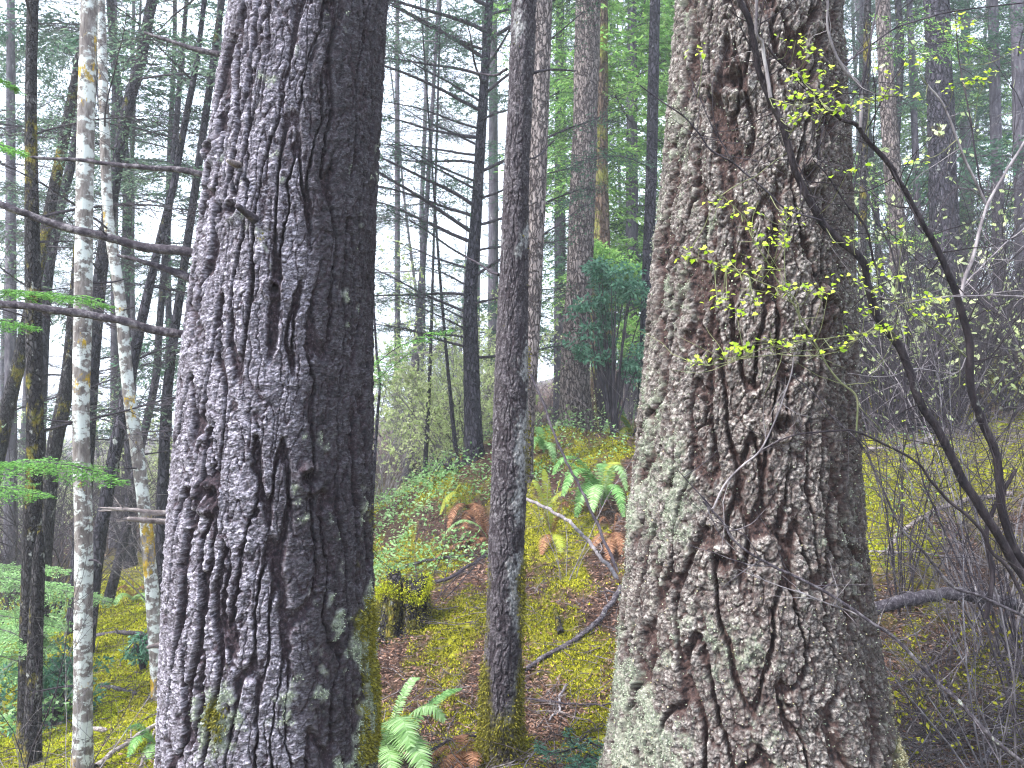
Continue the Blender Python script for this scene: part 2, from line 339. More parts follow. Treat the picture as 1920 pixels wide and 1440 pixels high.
def gz(x, y, fine=True):
    x = np.asarray(x, float); y = np.asarray(y, float)
    h = plane(x, y)
    for (sx, sy, _), wt in zip(_S, _W): h = h + wt * np.exp(-((x - sx) ** 2 + (y - sy) ** 2) / (2 * 1.5 ** 2))
    if fine: h = h + 0.10 * pn(x * .9, y * .9, 0 * x, 3) + 0.05 * pn(x * 2.6, y * 2.6, 0 * x, 4) + 0.018 * pn(x * 9, y * 9, 0 * x, 5)
    return h + EYE
def hitY(px, py, default=None, lift=0.02):
    """depth at which the sight line through a photo pixel meets the ground"""
    Y = np.linspace(2.6, 40, 3000); x = (px - 960) / F * Y; z = EYE - (py - 720) / F * Y; k = np.nonzero(z <= gz(x, Y) + lift)[0]
    return float(Y[k[0]]) if len(k) and Y[k[0]] > 2.7 else default
def mossmask(x, y):
    z = 0 * x
    m = fbm(x * 1.5, y * 1.1, z, 21, 4) * 1.0 + 0.35 * pn(x * 9, y * 7, z, 24)
    m = m - .05 - .06 * ss(1.4, 2.2, x) * ss(6.6, 5.8, y) + 0.6 * ss(-1.8, -2.8, x) + 0.55 * ss(2.4, 3.2, x) * ss(6.2, 6.8, y) * ss(9.5, 7.5, y)
    return ss(-0.14, 0.18, m) * ss(18, 11, y)
def ground():
    n = 520
    t = np.linspace(-1, 1, n); xs = 1.0 + np.sinh(t * 5.0) / math.sinh(5.0) * 170
    u = np.linspace(0, 1, n); ys = -12 + 12 * (u / .12) * (u < .12) + (u >= .12) * (np.sinh(np.clip((u - .12) / .88, 0, 1) * 3.9) / math.sinh(3.9) * 190)
    X, Y = np.meshgrid(xs, ys); Z = gz(X, Y)
    mm = mossmask(X, Y); Z = Z + 0.02 * mm * (Y < 18)
    idx = np.arange(n * n).reshape(n, n); f = np.stack([idx[:-1, :-1], idx[:-1, 1:], idx[1:, 1:], idx[1:, :-1]], -1).reshape(-1, 4)
    m, N, Lk = M('forest_soil')
    a = N.new('ShaderNodeAttribute'); a.attribute_name = 'moss'
    r = rampn(N, [(.32, (.015, .009, .008)), (.5, (.055, .032, .026)), (.66, (.15, .09, .07))]); Lk.new(noise(N, Lk, 22, 8, .75), r.inputs[0])
    g = rampn(N, [(.35, (.07, .075, .01)), (.6, (.27, .26, .02))]); Lk.new(noise(N, Lk, 30, 6, .7, None, 3), g.inputs[0])
    c = mixc(N, Lk, a.outputs['Fac'], r.outputs[0], g.outputs[0])
    p = N.new('ShaderNodeBsdfPrincipled'); p.inputs['Roughness'].default_value = .95; p.inputs['Specular IOR Level'].default_value = .1; Lk.new(c, p.inputs['Base Color'])
    b = N.new('ShaderNodeBump'); b.inputs['Distance'].default_value = .04; b.inputs['Strength'].default_value = .8; Lk.new(noise(N, Lk, 26, 8, .75), b.inputs['Height']); Lk.new(b.outputs[0], p.inputs['Normal'])
    o = N.new('ShaderNodeOutputMaterial'); Lk.new(p.outputs[0], o.inputs[0])
    g_ = mk('ground', [(np.stack([X, Y, Z], -1).reshape(-1, 3), f)], m, attrs={'moss': mm.ravel()}); tag(g_, kind='structure')
ground()

def ground_stuff():
    g = np.random.default_rng(5)
    def pts(n, x0, x1, y0, y1):
        y = 1 / (1 / y1 + g.random(n) * (1 / y0 - 1 / y1)); k = g.random(n)
        x = (x0 + (x1 - x0) * k) * y
        return x, y
    # moss tufts
    for nm, mat, n, rng_x, seed, ly in (('moss_carpet', 'moss', 900000, (-.72, .74), 1, (3.2, 14)), ('bright_moss_carpet', 'brightmoss', 160000, (-.72, -.40), 2, (4.0, 14)), ('bright_moss_bank', 'brightmoss', 110000, (.44, .70), 3, (4.2, 9.2))):
        x, y = pts(n, *rng_x, *ly); k = g.random(n) < mossmask(x, y) * (1.0 if mat == 'moss' else 1)
        if nm == 'bright_moss_carpet': k &= pn(x * .8, y * .5, 0 * x, 77) > -.25
        if nm == 'bright_moss_bank': k &= (pn(x * 1.6, y * 1.2, 0 * x, 78) > .12) | (y > 6.7)
        x = x[k]; y = y[k]; z = gz(x, y) + 0.012
        cl = pn(x * 14, y * 14, 0 * x, 31); z = z + 0.025 * np.clip(cl + .3, 0, 1)
        s = 0.006 + 0.0015 * y * (0.5 + g.random(len(x)))
        d = g.normal(0, .75, (len(x), 3)); d[:, 2] = np.abs(d[:, 2]) + .35
        v, f = leaves(np.stack([x, y, z], 1), d, s * 1.3, s * .62, g=g, flat=0.2)
        o = mk(nm, [(v, f)], MT[mat]); tag(o, 'yellow green moss growing in patches over the forest floor' if mat == 'moss' else 'bright yellow moss carpet on the low ground between the left trunks' if nm == 'bright_moss_carpet' else 'bright moss on the bank right of the right fir', 'moss', kind='stuff')
    # needles and dead leaves
    n = 200000; x, y = pts(n, -.72, .74, 3.2, 16); k = g.random(n) > mossmask(x, y) * .75; x = x[k]; y = y[k]
    d = g.normal(0, 1, (len(x), 3)); d[:, 2] *= .25; s = 0.009 + .0032 * y * g.random(len(x))
    L1 = leaves(np.stack([x, y, gz(x, y) + .015 + .015 * g.random(len(x))], 1), d, s * 1.8, s * .5, g=g, flat=.7)
    o = mk('leaf_litter', [L1], MT['litter']); tag(o, 'brown needles and dead leaves littering the slope between the moss', 'leaf litter', kind='stuff')
    n = 9000; x, y = pts(n, -.72, .74, 3.2, 16)
    d = g.normal(0, 1, (n, 3)); d[:, 2] *= .15
    C = grow(np.stack([x, y, gz(x, y) + .03 + .02 * g.random(n)], 1), d, .06 + .30 * g.random(n) ** 2 * (1 + y * .05), 4, .2, -.1, g)
    r = (.0012 + .003 * g.random(n) ** 2 + .0001 * y)[:, None] * np.array([[1, .9, .7, .35]])
    o = mk('twig_litter', [tubes(C, r, 3)], MT['litterwood']); tag(o, 'small dead twigs scattered over the forest floor', 'twigs', kind='stuff')
    n = 2600; y = 4.0 + 4.2 * g.random(n) ** 1.2; px = 1625 + 420 * g.random(n); x = (px - 960) / F * y
    d = g.normal(0, 1, (n, 3)); d[:, 2] = d[:, 2] * .35 + .12
    C = grow(np.stack([x, y, gz(x, y) + .02 + .10 * g.random(n)], 1), d, .15 + .75 * g.random(n) ** 2, 7, .13, -.25, g)
    o = mk('brushwood', [tubes(C, (.0016 + .004 * g.random(n) ** 3)[:, None] * np.linspace(1, .35, 7)[None], 4)], MT['litterwood']); tag(o, 'tangled dead brushwood over the moss bank right of the right fir', 'brushwood', kind='stuff')
    # creeping leafy ground cover, middle gap and left
    parts = []
    for (px0, px1, y0, y1, n, sz) in ((690, 930, 7.5, 13, 5000, .045), (-60, 165, 6.0, 12, 4500, .05), (1000, 1180, 8, 12, 1500, .04), (1620, 1800, 6, 8.5, 300, .03)):
        y = y0 + (y1 - y0) * g.random(n); px = px0 + (px1 - px0) * g.random(n); x = (px - 960) / F * y
        k = (pn(x * 1.1, y * .8, 0 * x, 61) > -.1) & ~((px > 165) & (px < 330)); x = x[k]; y = y[k]; n = len(x)
        hh = .05 + .5 * g.random(n) * np.clip(pn(x * 1.4, y * 1.4, 0 * x, 63) + .4, 0, 1)
        d = g.normal(0, 1, (n, 3)); d[:, 2] *= .4
        parts.append(leaves(np.stack([x, y, gz(x, y) + hh], 1), d, sz * (.7 + .8 * g.random(n)), sz * .6, g=g, flat=.6))
    o = mk('ground_cover', parts, MT['softgreen']); tag(o, 'low pale green leafy ground cover on the slope', 'ground cover', kind='stuff')
ground_stuff()

# ------------------------------------------------------------------ the three modelled trunks
def big_trunk(name, prof, D, mat, parent_label, style, seed, up=9.0, rows_step=0.0036, cols=680, knots=()):
    """prof: (py, centre px, width px) at depth D"""
    pr = np.array(prof, float)
    zs_k = EYE - (pr[:, 0] - 720) / F * D; cx_k = (pr[:, 1] - 960) / F * D
    ct = np.cos(np.arctan((pr[:, 1] - 960) / F)); r_k = pr[:, 2] / 2 / F * D * ct
    o = np.argsort(zs_k); zs_k = zs_k[o]; cx_k = cx_k[o]; r_k = r_k[o]
    zlo = zs_k[0]; zhi = zs_k[-1]
    z = np.concatenate([np.arange(zlo, zhi + .12, rows_step), np.linspace(zhi + .15, zhi + up, 60)])
    sl = (cx_k[-1] - cx_k[-3]) / (zs_k[-1] - zs_k[-3]); rs = (r_k[-1] - r_k[-3]) / (zs_k[-1] - zs_k[-3])
    cs = lambda q, a: np.interp(q, zs_k, a)
    def ext(q, a, s, lo=None):
        v = spline(np.stack([zs_k, a, 0 * a], 1), 400); base = np.interp(q, v[:, 0], v[:, 1])
        return np.where(q > zhi, a[-1] + s * (q - zhi), base)
    cx = ext(z, cx_k, sl); r = np.maximum(ext(z, r_k, rs), .05)
    base = np.array([cx[0], D, z[0]])
    # more columns on the side seen from the photograph's camera
    k = np.linspace(0, 1, cols, endpoint=False); th = 2 * np.pi * k + 0.45 * np.sin(2 * np.pi * k + np.pi) * -1
    th = th - np.pi / 2 + np.pi + math.atan2(cx.mean(), D) * -1   # densest facing -Y
    C, Sn = np.cos(th), np.sin(th)
    Z = z[:, None] + 0 * th[None]; Rm = r[:, None]
    R0 = float(np.median(r_k)); X = C[None] * R0 + 0 * Z; Yy = Sn[None] * R0 + 0 * Z
    face = (-Sn)[None] ; side = C[None]
    lowf = ss(zlo + .9, zlo, Z)
    out = {}
    wx = 0.030 * pn(X * 5, Yy * 5, Z * 4.5, seed + 40) +   .010 * pn(X * 17, Yy * 17, Z * 15, seed + 41) + .006 * pn(X * 50, Yy * 50, Z * 45, seed + 43)
    Xw = X + wx; Yw = Yy + wx * .7; Zw = Z + 0.05 * pn(X * 7, Yy * 7, Z * 5, seed + 42)
    if style == 'left':
        n1 = np.abs(pn(Xw / .064, Yw / .064, Zw / .46, seed)); f1 = 1 - ss(.02, .12, n1)
        n2 = np.abs(pn(Xw / .034, Yw / .034, Zw / .17, seed + 1)); f2 = (1 - ss(.0, .11, n2)) * .8
        amp1, amp2, tooth, tamp, rough = .033, .008, .0135, .0006, .0042; cs_ = (.024, .024, .0085)
    elif style == 'right':
        n1 = np.abs(pn(Xw / .075, Yw / .075, Zw / .34, seed)); f1 = 1 - ss(.02, .14, n1)
        n2 = np.abs(pn(Xw / .036, Yw / .036, Zw / .085, seed + 1)); f2 = (1 - ss(.0, .13, n2)) * .8
        amp1, amp2, tooth, tamp, rough = .040, .010, .024, .0006, .0080; cs_ = (.017, .017, .018)
    else:
        n1 = np.abs(pn(Xw / .030, Yw / .030, Zw / .09, seed)); f1 = (1 - ss(.0, .2, n1))
        n2 = np.abs(pn(Xw / .016, Yw / .016, Zw / .03, seed + 1)); f2 = (1 - ss(0, .25, n2)) * .6
        amp1, amp2, tooth, tamp, rough = .006, .004, .012, .0022, .0035; cs_ = (.012, .012, .010)
    big = pn(X * 3.1, Yy * 3.1, Z * 1.3, seed + 2)
    mod = ss(-.7, .35, big + .25 * pn(X * 12, Yy * 12, Z * 6, seed + 9))
    f1 = f1 * (.45 + .55 * mod)
    sw = pn(X / .028, Yy / .028, Z / .04, seed + 3) * 1.6 + pn(X / .011, Yy / .011, Z / .02, seed + 4) * .5
    saw = 1 - np.mod(Z / tooth + sw * 1.3, 1.0); saw = np.minimum(saw, (1 - saw) * 8)
    crum = (1 - 2 * np.abs(pn(X / .026 + wx * 20, Yy / .026, Z / .034, seed + 14))) + .5 * (1 - 2 * np.abs(pn(X / .012, Yy / .012, Z / .014, seed + 15)))
    terr = np.floor(pn(X / .03, Yy / .03, Z / .055, seed + 12) * 4) / 4
    fr = fbm(X / .018, Yy / .018, Z / .02, seed + 6, 3)
    ridge = 1 - f1
    vis = slice(0, int((zhi + .12 - zlo) / rows_step) + 1); cel = np.full(Z.shape, .5, np.float32); crk = np.zeros(Z.shape, np.float32); wob_ = .006 * pn(X * 70, Yy * 70, Z * 70, seed + 60) + wx * .6
    a_, b_, c_ = cells(((X + wob_) / cs_[0])[vis], (Yy / cs_[1])[vis], ((Z + wob_ + .012 * pn(X * 20, Yy * 20, Z * 12, seed + 61)) / cs_[2])[vis], seed + 62)
    a2, b2, c2 = cells(((X + wob_) / cs_[0] / 2.1)[vis], (Yy / cs_[1] / 2.1)[vis], ((Z + wob_ * 2) / cs_[2] / 2.6)[vis], seed + 63)
    cel[vis] = c_ * .6 + c2 * .4; crk[vis] = np.maximum(1 - ss(.03, .22, b_), .9 * (1 - ss(.02, .13, b2)))
    plate = ((c_ - .5) * .8 + (c2 - .5) * 1.1); pl = np.zeros(Z.shape, np.float32); pl[vis] = plate
    ca_ = .0036 if style == 'left' else .0052 if style == 'right' else .0008
    h = ca_ * (pl - .75 * crk) * (.7 + .3 * ridge) + (.0038 if style == 'right' else .0016 if style == 'left' else .002) * crum - amp1 * f1 - amp2 * f2 * ridge + tamp * saw * ridge * (.4 + .6 * ss(-.4, .3, pn(X * 9, Yy * 9, Z * 6, seed + 7))) + rough * fr + terr * (.003 if style != 'mid' else .001) * ridge
    h = h + (0.008 if style == 'left' else .011 if style == 'right' else .008) * pn(X * 5, Yy * 5, Z * 1.6, seed + 8) + R0 * .05 * pn(C[None] * 1.7 + 0 * Z, Sn[None] * 1.7 + 0 * Z, Z * .35, seed + 10)
    h = h * np.where(Z > zhi + .2, .6, 1)
    # root flare
    for (kx, ky, kr) in knots:
        kz = EYE - (ky - 720) / F * D; kc = (kx - 960) / F * D; Xa = cx[:, None] + C[None] * Rm
        dd = np.sqrt((Xa - kc) ** 2 + (Z - kz) ** 2 * .8) / kr * (1 + .35 * pn(X * 14, Yy * 14, Z * 14, seed + 50)); dd = np.where(face < 0, 9, dd)
        h = h + kr * .55 * np.exp(-((dd - .8) / .35) ** 2) - kr * .7 * np.exp(-(dd / .45) ** 2); f1 = np.maximum(f1, np.exp(-(dd / .5) ** 2))
    if style == 'right': h = h + lowf ** 2 * .10 * np.clip(pn(C[None] * 2.3 + 0 * Z, Sn[None] * 2.3, Z * .2, seed + 11) + .2, -.3, 1)
    RR = Rm + h
    V = np.stack([cx[:, None] + C[None] * RR, D + Sn[None] * RR, Z], -1)
    fur = np.clip(ss(.15, .7, f1 + .5 * fr) + ss(.2, .9, f2 + .4 * fr) * .7 + crk * (.7 if style != 'mid' else .35), 0, 1)
    lf = fbm(X * 4.5, Yy * 4.5, Z * 3.2, seed + 20, 4)
    ln = pn(X * 60, Yy * 60, Z * 60, seed + 23)
    H = (Z - zlo) / (zhi - zlo)
    if style == 'left':
        lich = .75 * ss(.20, .5, .4 * pn(X * 24, Yy * 24, Z * 20, 92) + lf + .15 * ln + .30 * side * ss(.75, .3, H) + .12 * ss(.55, .2, H) - .35 * f1 - .22)
        moss = ss(.35, .6, lf * .6 + .3 * pn(X * 9, Yy * 9, Z * 5, seed + 27) + .30 * ss(.6, 1.0, side) * ss(.72, .35, H) - .25 * ss(0, -.6, side) + .10 * ln)
    elif style == 'right':
        lich = .5 * ss(.34, .80, lf + .34 * ln + .5 * pn(X * 24, Yy * 24, Z * 20, 91) + .42 * ss(-.35, -1, side) + .3 * ss(.55, .1, H) - .3 * f1 - .10)
        moss = ss(.45, .7, lf * .7 + .3 * pn(X * 9, Yy * 9, Z * 5, seed + 27) + .45 * ss(.45, .1, H) * ss(-.2, .8, side) + .1 * ln)
    else:
        lich = .75 * ss(.12, .30, lf * .9 + .18 * ln + .15 * ss(-.2, .8, side) * ss(.8, .3, H))
        moss = ss(.20, .6, lf * .9 + .25 * ln + .5 * ss(.30, .02, H) - .12 + .4 * ss(.5, 1, side) * ss(.7, .3, H) + .5 * ss(-.4, -1, side) * ss(.5, .2, H))
    shade_stain = np.clip(ss(.08, .62, side + .35 * pn(X * 3, Yy * 3, Z * 1.2, seed + 70) + .2 * lf) * (.85 if style == 'left' else .55 if style == 'right' else .4), 0, 1) + 0 * Z  # right flank darkened in the bark colour: painted shade together with algae-dark bark
    n0, n1_ = V.shape[:2]; idx = np.arange(n0 * n1_).reshape(n0, n1_)
    q = np.stack([idx[:-1], np.roll(idx, -1, 1)[:-1], np.roll(idx, -1, 1)[1:], idx[1:]], -1).reshape(-1, 4)
    root = thing(name, parent_label, 'tree', base)
    tr = mk('trunk', [(V.reshape(-1, 3), q)], MT[mat], root, {'furrow': fur, 'lichen': lich * (.35 + .65 * (cel > .38)), 'moss': moss, 'cell': cel, 'shade_stain': shade_stain}, base=base)
    return dict(root=root, trunk=tr, V=V, lich=lich, moss=moss, fur=fur, base=base, C=C, Sn=Sn, nz=int((zhi - zlo) / rows_step), cx=cx, z=z, r=r, saw=saw)

def tufts(T, weight, n, L, W, mat, name, out=.7, down=.0, seed=3, jit=.004, minface=-.35):
    """small leaf-like scales standing on a trunk where weight is high"""
    g = np.random.default_rng(seed); nz, nc = T['nz'], len(T['C'])
    wgt = weight[:nz].copy(); wgt = wgt * ((-T['Sn'])[None] > minface)
    p = wgt.ravel(); p = p / p.sum(); i = g.choice(len(p), n, p=p); v = T['V'][:nz].reshape(-1, 3)[i]
    c = i % nc; nr = np.stack([T['C'][c], T['Sn'][c], 0 * c], 1)
    d = nr * out + g.normal(0, .5, (n, 3)); d[:, 2] -= down
    s = .55 + .9 * g.random(n)
    vv, f = leaves(v + nr * g.random((n, 1)) * jit, d, L * s, W * s, g=g, flat=0)
    return mk(name, [(vv, f)], MT[mat], T['trunk'], base=T['base'])
def flakes(T, n, L, W, mat, seed, name='bark_flake', lift=.003):
    """bark scales: little plates hanging on the ridges, lower edge lifted"""
    g = np.random.default_rng(seed); nz, nc = T['nz'], len(T['C'])
    p = (np.clip(1 - T['fur'][:nz] * 1.4, 0, 1) * ((-T['Sn'])[None] > -.35)).ravel(); p /= p.sum()
    i = g.choice(len(p), n, p=p); v = T['V'][:nz].reshape(-1, 3)[i]; c = i % nc
    nr = np.stack([T['C'][c], T['Sn'][c], 0 * c], 1); tg = np.stack([-T['Sn'][c], T['C'][c], 0 * c], 1)
    up = np.array([[0, 0, 1.0]]) + g.normal(0, .25, (n, 1)) * tg; up = nrm(up)
    s = (.4 + g.random((n, 1)) ** 2 * 1.3); a = g.random((n, 6, 1)) * .5 + .75
    l = L * s; w_ = W * s; lf = lift * (.3 + g.random((n, 1)) * 1.6)
    ang = np.linspace(0, 2 * np.pi, 6, endpoint=False)
    pts = []
    for j, t in enumerate(ang):
        x = np.cos(t) * w_ * a[:, j]; y = np.sin(t) * l * a[:, j]
        pts.append(v + tg * x + up * y + nr * (.0015 + lf * (.5 - .5 * np.sin(t)) + .0012 * g.normal(0, 1, (n, 1))))
    V = np.stack(pts, 1).reshape(-1, 3); f = np.arange(n * 6).reshape(n, 6)
    return mk(name, [(V, f[:, [0, 1, 2, 3]]), (V, f[:, [0, 3, 4, 5]])], MT[mat], T['trunk'], base=T['base'], smooth=False)

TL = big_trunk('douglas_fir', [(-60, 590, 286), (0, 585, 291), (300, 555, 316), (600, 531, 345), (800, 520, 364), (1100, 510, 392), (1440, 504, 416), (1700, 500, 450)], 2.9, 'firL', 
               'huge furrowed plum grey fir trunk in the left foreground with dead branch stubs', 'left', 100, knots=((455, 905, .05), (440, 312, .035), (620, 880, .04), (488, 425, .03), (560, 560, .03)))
TR = big_trunk('douglas_fir', [(-60, 1422, 306), (0, 1421, 313), (300, 1415, 350), (500, 1409, 374), (700, 1402, 396), (900, 1395, 420), (1100, 1394, 458), (1300, 1404, 508), (1440, 1420, 560), (1560, 1430, 640)], 3.0, 'firR',
               'huge crusty fir trunk on the right with green lichen along its left side', 'right', 200, knots=((1335, 205, .06), (1395, 790, .05), (1450, 375, .05), (1300, 1010, .05), (1480, 590, .045)))
TM = big_trunk('slender_fir', [(-60, 984, 46), (0, 982, 47), (300, 970, 48), (600, 962, 59), (850, 955, 66), (1100, 947, 66), (1300, 941, 74), (1440, 940, 92), (1520, 940, 120)], 4.0, 'firM',
               'slim dark mottled tree standing between the two huge trunks', 'mid', 300, rows_step=.0045, cols=230)
tufts(TL, TL['lich'] ** 2 * (1 - .7 * TL['fur']) + 0.0, 12000, .006, .004, 'lichen', 'lichen', seed=4)
tufts(TL, TL['moss'] ** 2, 8000, .014, .005, 'barkmoss', 'moss', down=.3, seed=5, jit=.01)
tufts(TR, TR['lich'] ** 2 * (1 - .7 * TR['fur']) + .004, 16000, .006, .004, 'lichen', 'lichen', seed=6, jit=.006)
tufts(TR, TR['moss'] ** 2 + .003 * (1 - TR['fur']) * ss(1.9, .6, np.broadcast_to(TR['z'][:, None], TR['moss'].shape)), 12000, .006, .004, 'lichenyel', 'moss', down=.1, seed=7, jit=.008)
tufts(TM, TM['moss'] ** 2 + .0005, 6500, .015, .005, 'barkmoss', 'moss', down=.5, seed=8, jit=.012)

def surf(T, px, py, D, inset=.02):
    """point on a big trunk's visible surface under (px,py)"""
    z0 = EYE - (py - 720) / F * D; cx = np.interp(z0, T['z'], T['cx']); r = np.interp(z0, T['z'], T['r']) - inset
    t = (px - 960) / F
    # ray x = t*y; circle
    a = 1 + t * t; b = -2 * (t * cx + D); c = cx * cx + D * D - r * r; disc = b * b - 4 * a * c
    y = (-b - math.sqrt(max(disc, 0))) / (2 * a)
    return np.array([t * y, y, EYE - (py - 720) / F * y])
# dead branch stubs on the left fir
stubs = [
    ([(445, 108), (430, 105), (370, 92), (310, 75), (268, 62)], 12, 5, 2.86, 'deadwood'),
    ([(410, 332), (395, 330), (330, 319), (240, 311), (150, 301), (55, 295)], 13, 5, 2.75, 'deadwood'),
    ([(395, 480), (378, 477), (290, 466), (220, 450), (150, 432), (60, 405), (0, 383), (-90, 350)], 17, 11, 2.60, 'deadwood'),
    ([(392, 536), (375, 528), (320, 508), (270, 493), (218, 478)], 17, 6, 2.8, 'deadwood'),
    ([(372, 632), (357, 628), (290, 616), (210, 597), (120, 584), (0, 568), (-80, 556)], 15, 12, 2.55, 'deadwood'),
    ([(350, 965), (330, 962), (285, 963), (240, 955), (203, 952)], 13, 4, 2.7, 'palewood'),
    ([(365, 984), (345, 980), (290, 979), (237, 972)], 15, 7, 2.72, 'palewood'),
    ([(312, 1212), (298, 1208), (275, 1213)], 12, 5, 2.8, 'palewood'),
    ([(492, 428), (480, 415), (462, 402), (445, 385)], 15, 9, None, 'deadwood'),
    ([(455, 312), (442, 306), (425, 300)], 13, 7, None, 'palewood'),
]
for k, (pl, w0, w1, tipY, mat) in enumerate(stubs):
    pts = []
    for j, (x, y) in enumerate(pl):
        u = j / (len(pl) - 1)
        if tipY is None:
            s = surf(TL, pl[0][0], pl[0][1], 2.9); Y = s[1] + .02 - .14 * u; pts.append(P(x, y, Y))
        else: pts.append(P(x, y, 2.88 + (tipY - 2.88) * u))
    r0, r1 = w0 * .54 / F * 2.8, w1 * .50 / F * 2.75
    parts = [limb(pts, r0 * 1.05, r1, n=70, sides=12, rough=.30, seed=k + 3, power=1.2, wob=.010, collar=.9)]
    a = spline(pts, 12); g = np.random.default_rng(k)
    if len(pl) > 4:      # broken side twigs
        for j in g.choice(np.arange(3, 11), 2, replace=False):
            d = g.normal(0, 1, 3); d[0] -= .8; dd = d / np.linalg.norm(d)
            parts.append(limb([a[j], a[j] + dd * .03, a[j] + dd * (.05 + .05 * g.random())], r1 * .55, r1 * .12, n=8, sides=5))
    mk('dead_branch', parts, MT[mat], TL['root'], base=TL['base'])
    if mat == 'palewood' and k in (5, 6):   # splintered ends
        sp = grow(np.repeat(a[-3:-2], 5, 0) + g.normal(0, .003, (5, 3)), np.array([[-1, -.2, .12]]) + g.normal(0, .1, (5, 3)), .06 + .03 * g.random(5), 4, .05, 0, g)
        mk('splinter', [tubes(sp, np.linspace(.004, .0008, 4)[None].repeat(5, 0), 4)], MT[mat], TL['root'], base=TL['base'])
for (pl, Y0, w0) in (([(1000, 137), (1030, 130), (1060, 131), (1082, 134)], 4.0, 6), ([(950, 130), (930, 140), (905, 138), (880, 132)], 4.0, 6), ([(935, 515), (918, 508), (895, 492), (870, 480)], 4.0, 6), ([(990, 300), (1010, 290), (1040, 262)], 4.0, 4)):
    mk('dead_branch', [limb([P(x, y, Y0 + .1 * j) for j, (x, y) in enumerate(pl)], w0 / 2 / F * 4, .0035, n=24, sides=6, wob=.006)], MT['twig'], TM['root'], base=TM['base'])

# ------------------------------------------------------------------ conifer branch templates (unit: metres, along +X)
def branch_template(seed, L=2.0, leafy=1.0, droop=-.35, tert=4, needle=.05, upturn=0.0, nsec=30, fine=1.0, thick=1.0):
    g = np.random.default_rng(seed)
    A = grow([[0, 0, 0]], [[1, 0, .12 + upturn * -.4]], L, 12, .05, droop, g)
    if upturn: A[0, :, 2] += upturn * L * (np.linspace(0, 1, 12) ** 2.2)
    wood = [tubes(A, (np.linspace(.0062, .0016, 12) * L * thick)[None], 5)]
    t = np.linspace(.12, .98, nsec) + g.normal(0, .01, nsec); T0 = np.zeros(nsec, int)
    p, d = along(A, T0, t); sd = np.where(np.arange(nsec) % 2, 1, -1)[:, None]
    s = nrm(np.cross(d, [0, 0, 1.0])) * sd; d2 = nrm(d * (.7 + .25 * g.random((nsec, 1))) + s + g.normal(0, .18, (nsec, 3)))
    L2 = L * (.12 + .34 * np.sin(np.pi * np.clip(t * .9 + .08, 0, 1))) * (.6 + .6 * g.random(nsec))
    B = grow(p, d2, L2, 6, .12, -.3 if leafy else -.15, g); wood.append(tubes(B, np.linspace(.0042, .0012, 6)[None].repeat(nsec, 0), 3))
    k = tert; Ti = np.repeat(np.arange(nsec), k); tt = g.random(nsec * k) * .85 + .1; p, d = along(B, Ti, tt)
    s = nrm(np.cross(d, [0, 0, 1.0])) * g.choice([-1, 1], (len(Ti), 1)); d3 = nrm(d * .8 + s + g.normal(0, .25, (len(Ti), 3)))
    Cc = grow(p, d3, L2[Ti] * (.25 + .3 * g.random(len(Ti))), 4, .14, -.2, g); wood.append(tubes(Cc, np.linspace(.0022, .0008, 4)[None].repeat(len(Ti), 0), 3))
    fol = []
    if leafy > 0:
        for Cv, Lc, r in ((B, L2, 1.0), (Cc, L2[Ti] * .4, 1.2)):
            n = (Lc / .022 * leafy * fine * r).astype(int) + 1; I = np.repeat(np.arange(len(Lc)), n); tv = g.random(len(I)) ** .8
            p, d = along(Cv, I, tv); s = nrm(np.cross(d, [0, 0, 1.0])) * g.choice([-1, 1], (len(I), 1))
            dd = d * .8 + s * .9 + g.normal(0, .28, (len(I), 3)); dd[:, 2] -= .15
            fol.append(leaves(p, dd, needle * (.6 + .7 * g.random(len(I))), needle * .30, g=g, flat=.55))
    return wood, fol, (A, B)
TP = {'live': [branch_template(s, leafy=.75, needle=.075) for s in range(5)],
      'sparse': [branch_template(s + 10, leafy=.28, needle=.06, tert=6) for s in range(5)],
      'bare': [branch_template(s + 20, leafy=0, tert=7, nsec=26, droop=-.25) for s in range(5)],
      'swoop': [branch_template(s + 30, leafy=.10, needle=.05, tert=6, nsec=26, droop=-.75, upturn=.26, thick=2.1) for s in range(5)]}
def xform(v, az, pitch, sc, loc, roll=0):
    ca, sa = math.cos(az), math.sin(az); cp, sp = math.cos(pitch), math.sin(pitch); cr, sr = math.cos(roll), math.sin(roll)
    Rx = np.array([[1, 0, 0], [0, cr, -sr], [0, sr, cr]]); Ry = np.array([[cp, 0, -sp], [0, 1, 0], [sp, 0, cp]]); Rz = np.array([[ca, -sa, 0], [sa, ca, 0], [0, 0, 1]])
    return (v * sc) @ (Rz @ Ry @ Rx).T + loc
CROWN_GAP = 4.3
def crown_parts(axis, z0, z1, spacing, L0, L1, kinds, seed, pitch=(-.1, .25), azr=None, extra=0):
    """assemble branches along a trunk axis (function z->xyz)"""
    g = np.random.default_rng(seed); out = []; z = z0; spacing = spacing * CROWN_GAP
    while z < z1:
        u = (z - z0) / max(z1 - z0, .01); az = g.random() * 2 * np.pi if azr is None else azr[0] + (azr[1] - azr[0]) * g.random()
        kd = kinds[g.integers(len(kinds))]; w_, f_, _ = TP[kd][g.integers(5)]
        sc = (L0 + (L1 - L0) * u) / 2.0 * (.6 + .7 * g.random()); pt = g.uniform(*pitch); ro = g.normal(0, .2); c = axis(z)
        for (v, f) in w_: out.append((xform(v, az, pt, sc, c, ro), f, 0))
        for (v, f) in f_: out.append((xform(v, az, pt, sc, c, ro), f, 1))
        z += spacing * (.4 + 1.2 * g.random())
    return out
